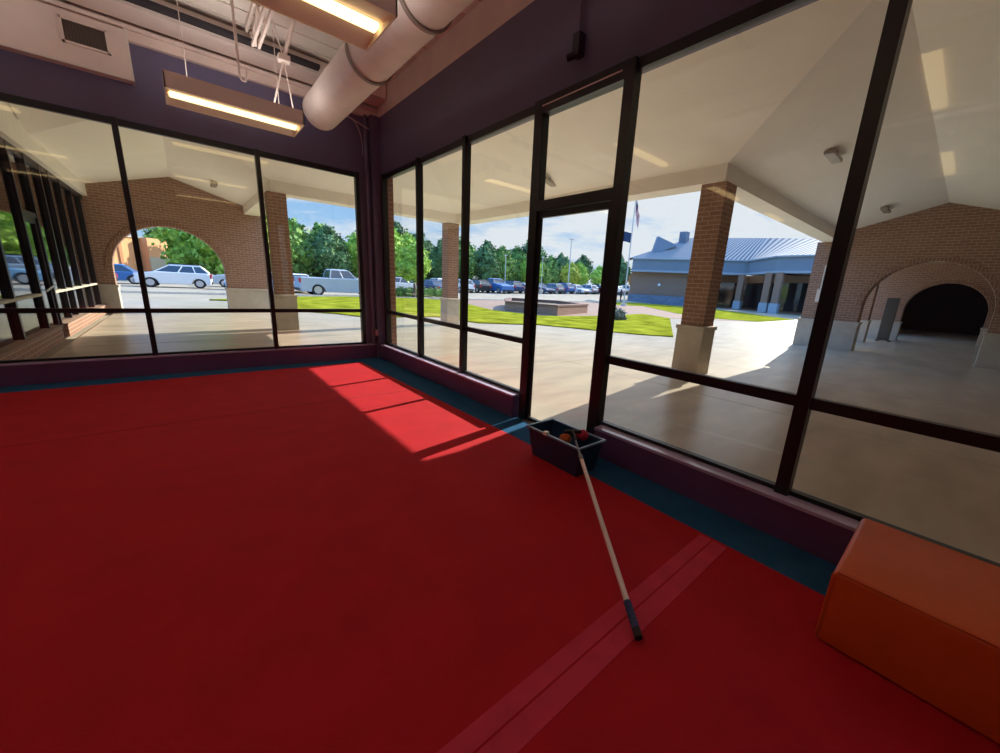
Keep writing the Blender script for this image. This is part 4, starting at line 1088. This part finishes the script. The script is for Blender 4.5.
# roof strips
def roof(pe, pr_, ze, zr_, strips, name):
    k = MB()
    for i in range(strips):
        a, b_ = i / strips, (i + 0.55) / strips; c_ = (i + 1) / strips
        def P2(s_, e_): 
            u = pe[0].lerp(pe[1], s_); v = pr_[0].lerp(pr_[1], s_)
            return u if e_ else v
        for (s0, s1, mi_) in ((a, b_, 1), (b_, c_, 0)):
            k.add([P2(s0, 1), P2(s1, 1), P2(s1, 0), P2(s0, 0)], [(0, 1, 2, 3)], mi_)
            # underside for thickness
            k.add([P2(s0, 1) - Vector((0, 0, .1)), P2(s0, 0) - Vector((0, 0, .1)), P2(s1, 0) - Vector((0, 0, .1)), P2(s1, 1) - Vector((0, 0, .1))], [(0, 1, 2, 3)], 0)
    return k.build(name, [M['roofA'], M['roofB']], t, fix=False)
V3 = lambda a, z: Vector((a[0], a[1], z))
ze, zr_ = 6.05, 9.6
roof([V3((45.0, 25.6), ze), V3((51.0, 12.2), ze)], [V3((54.5, 22.0), zr_), V3((57.8, 13.0), 9.5)], ze, zr_, 30, 'roof_slope')
roof([V3((51.0, 12.2), ze), V3((46.0, 7.6), ze)], [V3((57.8, 13.0), 9.5), V3((53.5, 5.0), 8.5)], ze, zr_, 9, 'roof_slope')
roof([V3((46.0, 7.6), ze), V3((44.6, -6.0), ze)], [V3((53.5, 5.0), 8.5), V3((52.8, -6.0), 8.0)], ze, zr_, 24, 'roof_slope')
roof([V3((45.0, 25.6), ze), V3((47.8, 27.4), ze)], [V3((54.5, 22.0), zr_), V3((54.5, 22.0), zr_)], ze, zr_, 10, 'roof_hip')
k = MB(); k.add([(47.6, 23.8, 6.6), (50.4, 21.6, 8.1), (48.4, 23.6, 9.2), (48.0, 24.3, 6.6), (50.8, 22.1, 8.1), (48.8, 24.1, 9.2)], [(0, 1, 2), (5, 4, 3), (0, 3, 4, 1), (1, 4, 5, 2), (2, 5, 3, 0)]); k.build('louvred_gable', M['bfascia'], t)
MB().box(52.3, 53.3, 21.6, 22.6, 8.6, 10.2).build('roof_vent', M['bstone'], t)
for (x, y) in [(49.3, 17.0), (50.9, 12.6), (46.5, 8.2), (45.9, 7.0), (45.3, 1.2)]:
    MB().box(x - 0.33, x + 0.33, y - 0.33, y + 0.33, 1.0, 4.3).build('column_shaft', M['brick'], t)
    MB().box(x - 0.42, x + 0.42, y - 0.42, y + 0.42, 0, 1.05).build('column_base', M['bfascia2'], t)
MB().tube((46.8, 21.6, 2.6), (46.95, 21.6, 2.6), 0.18, 12).build('wall_lamp', M['headlamp'], t)
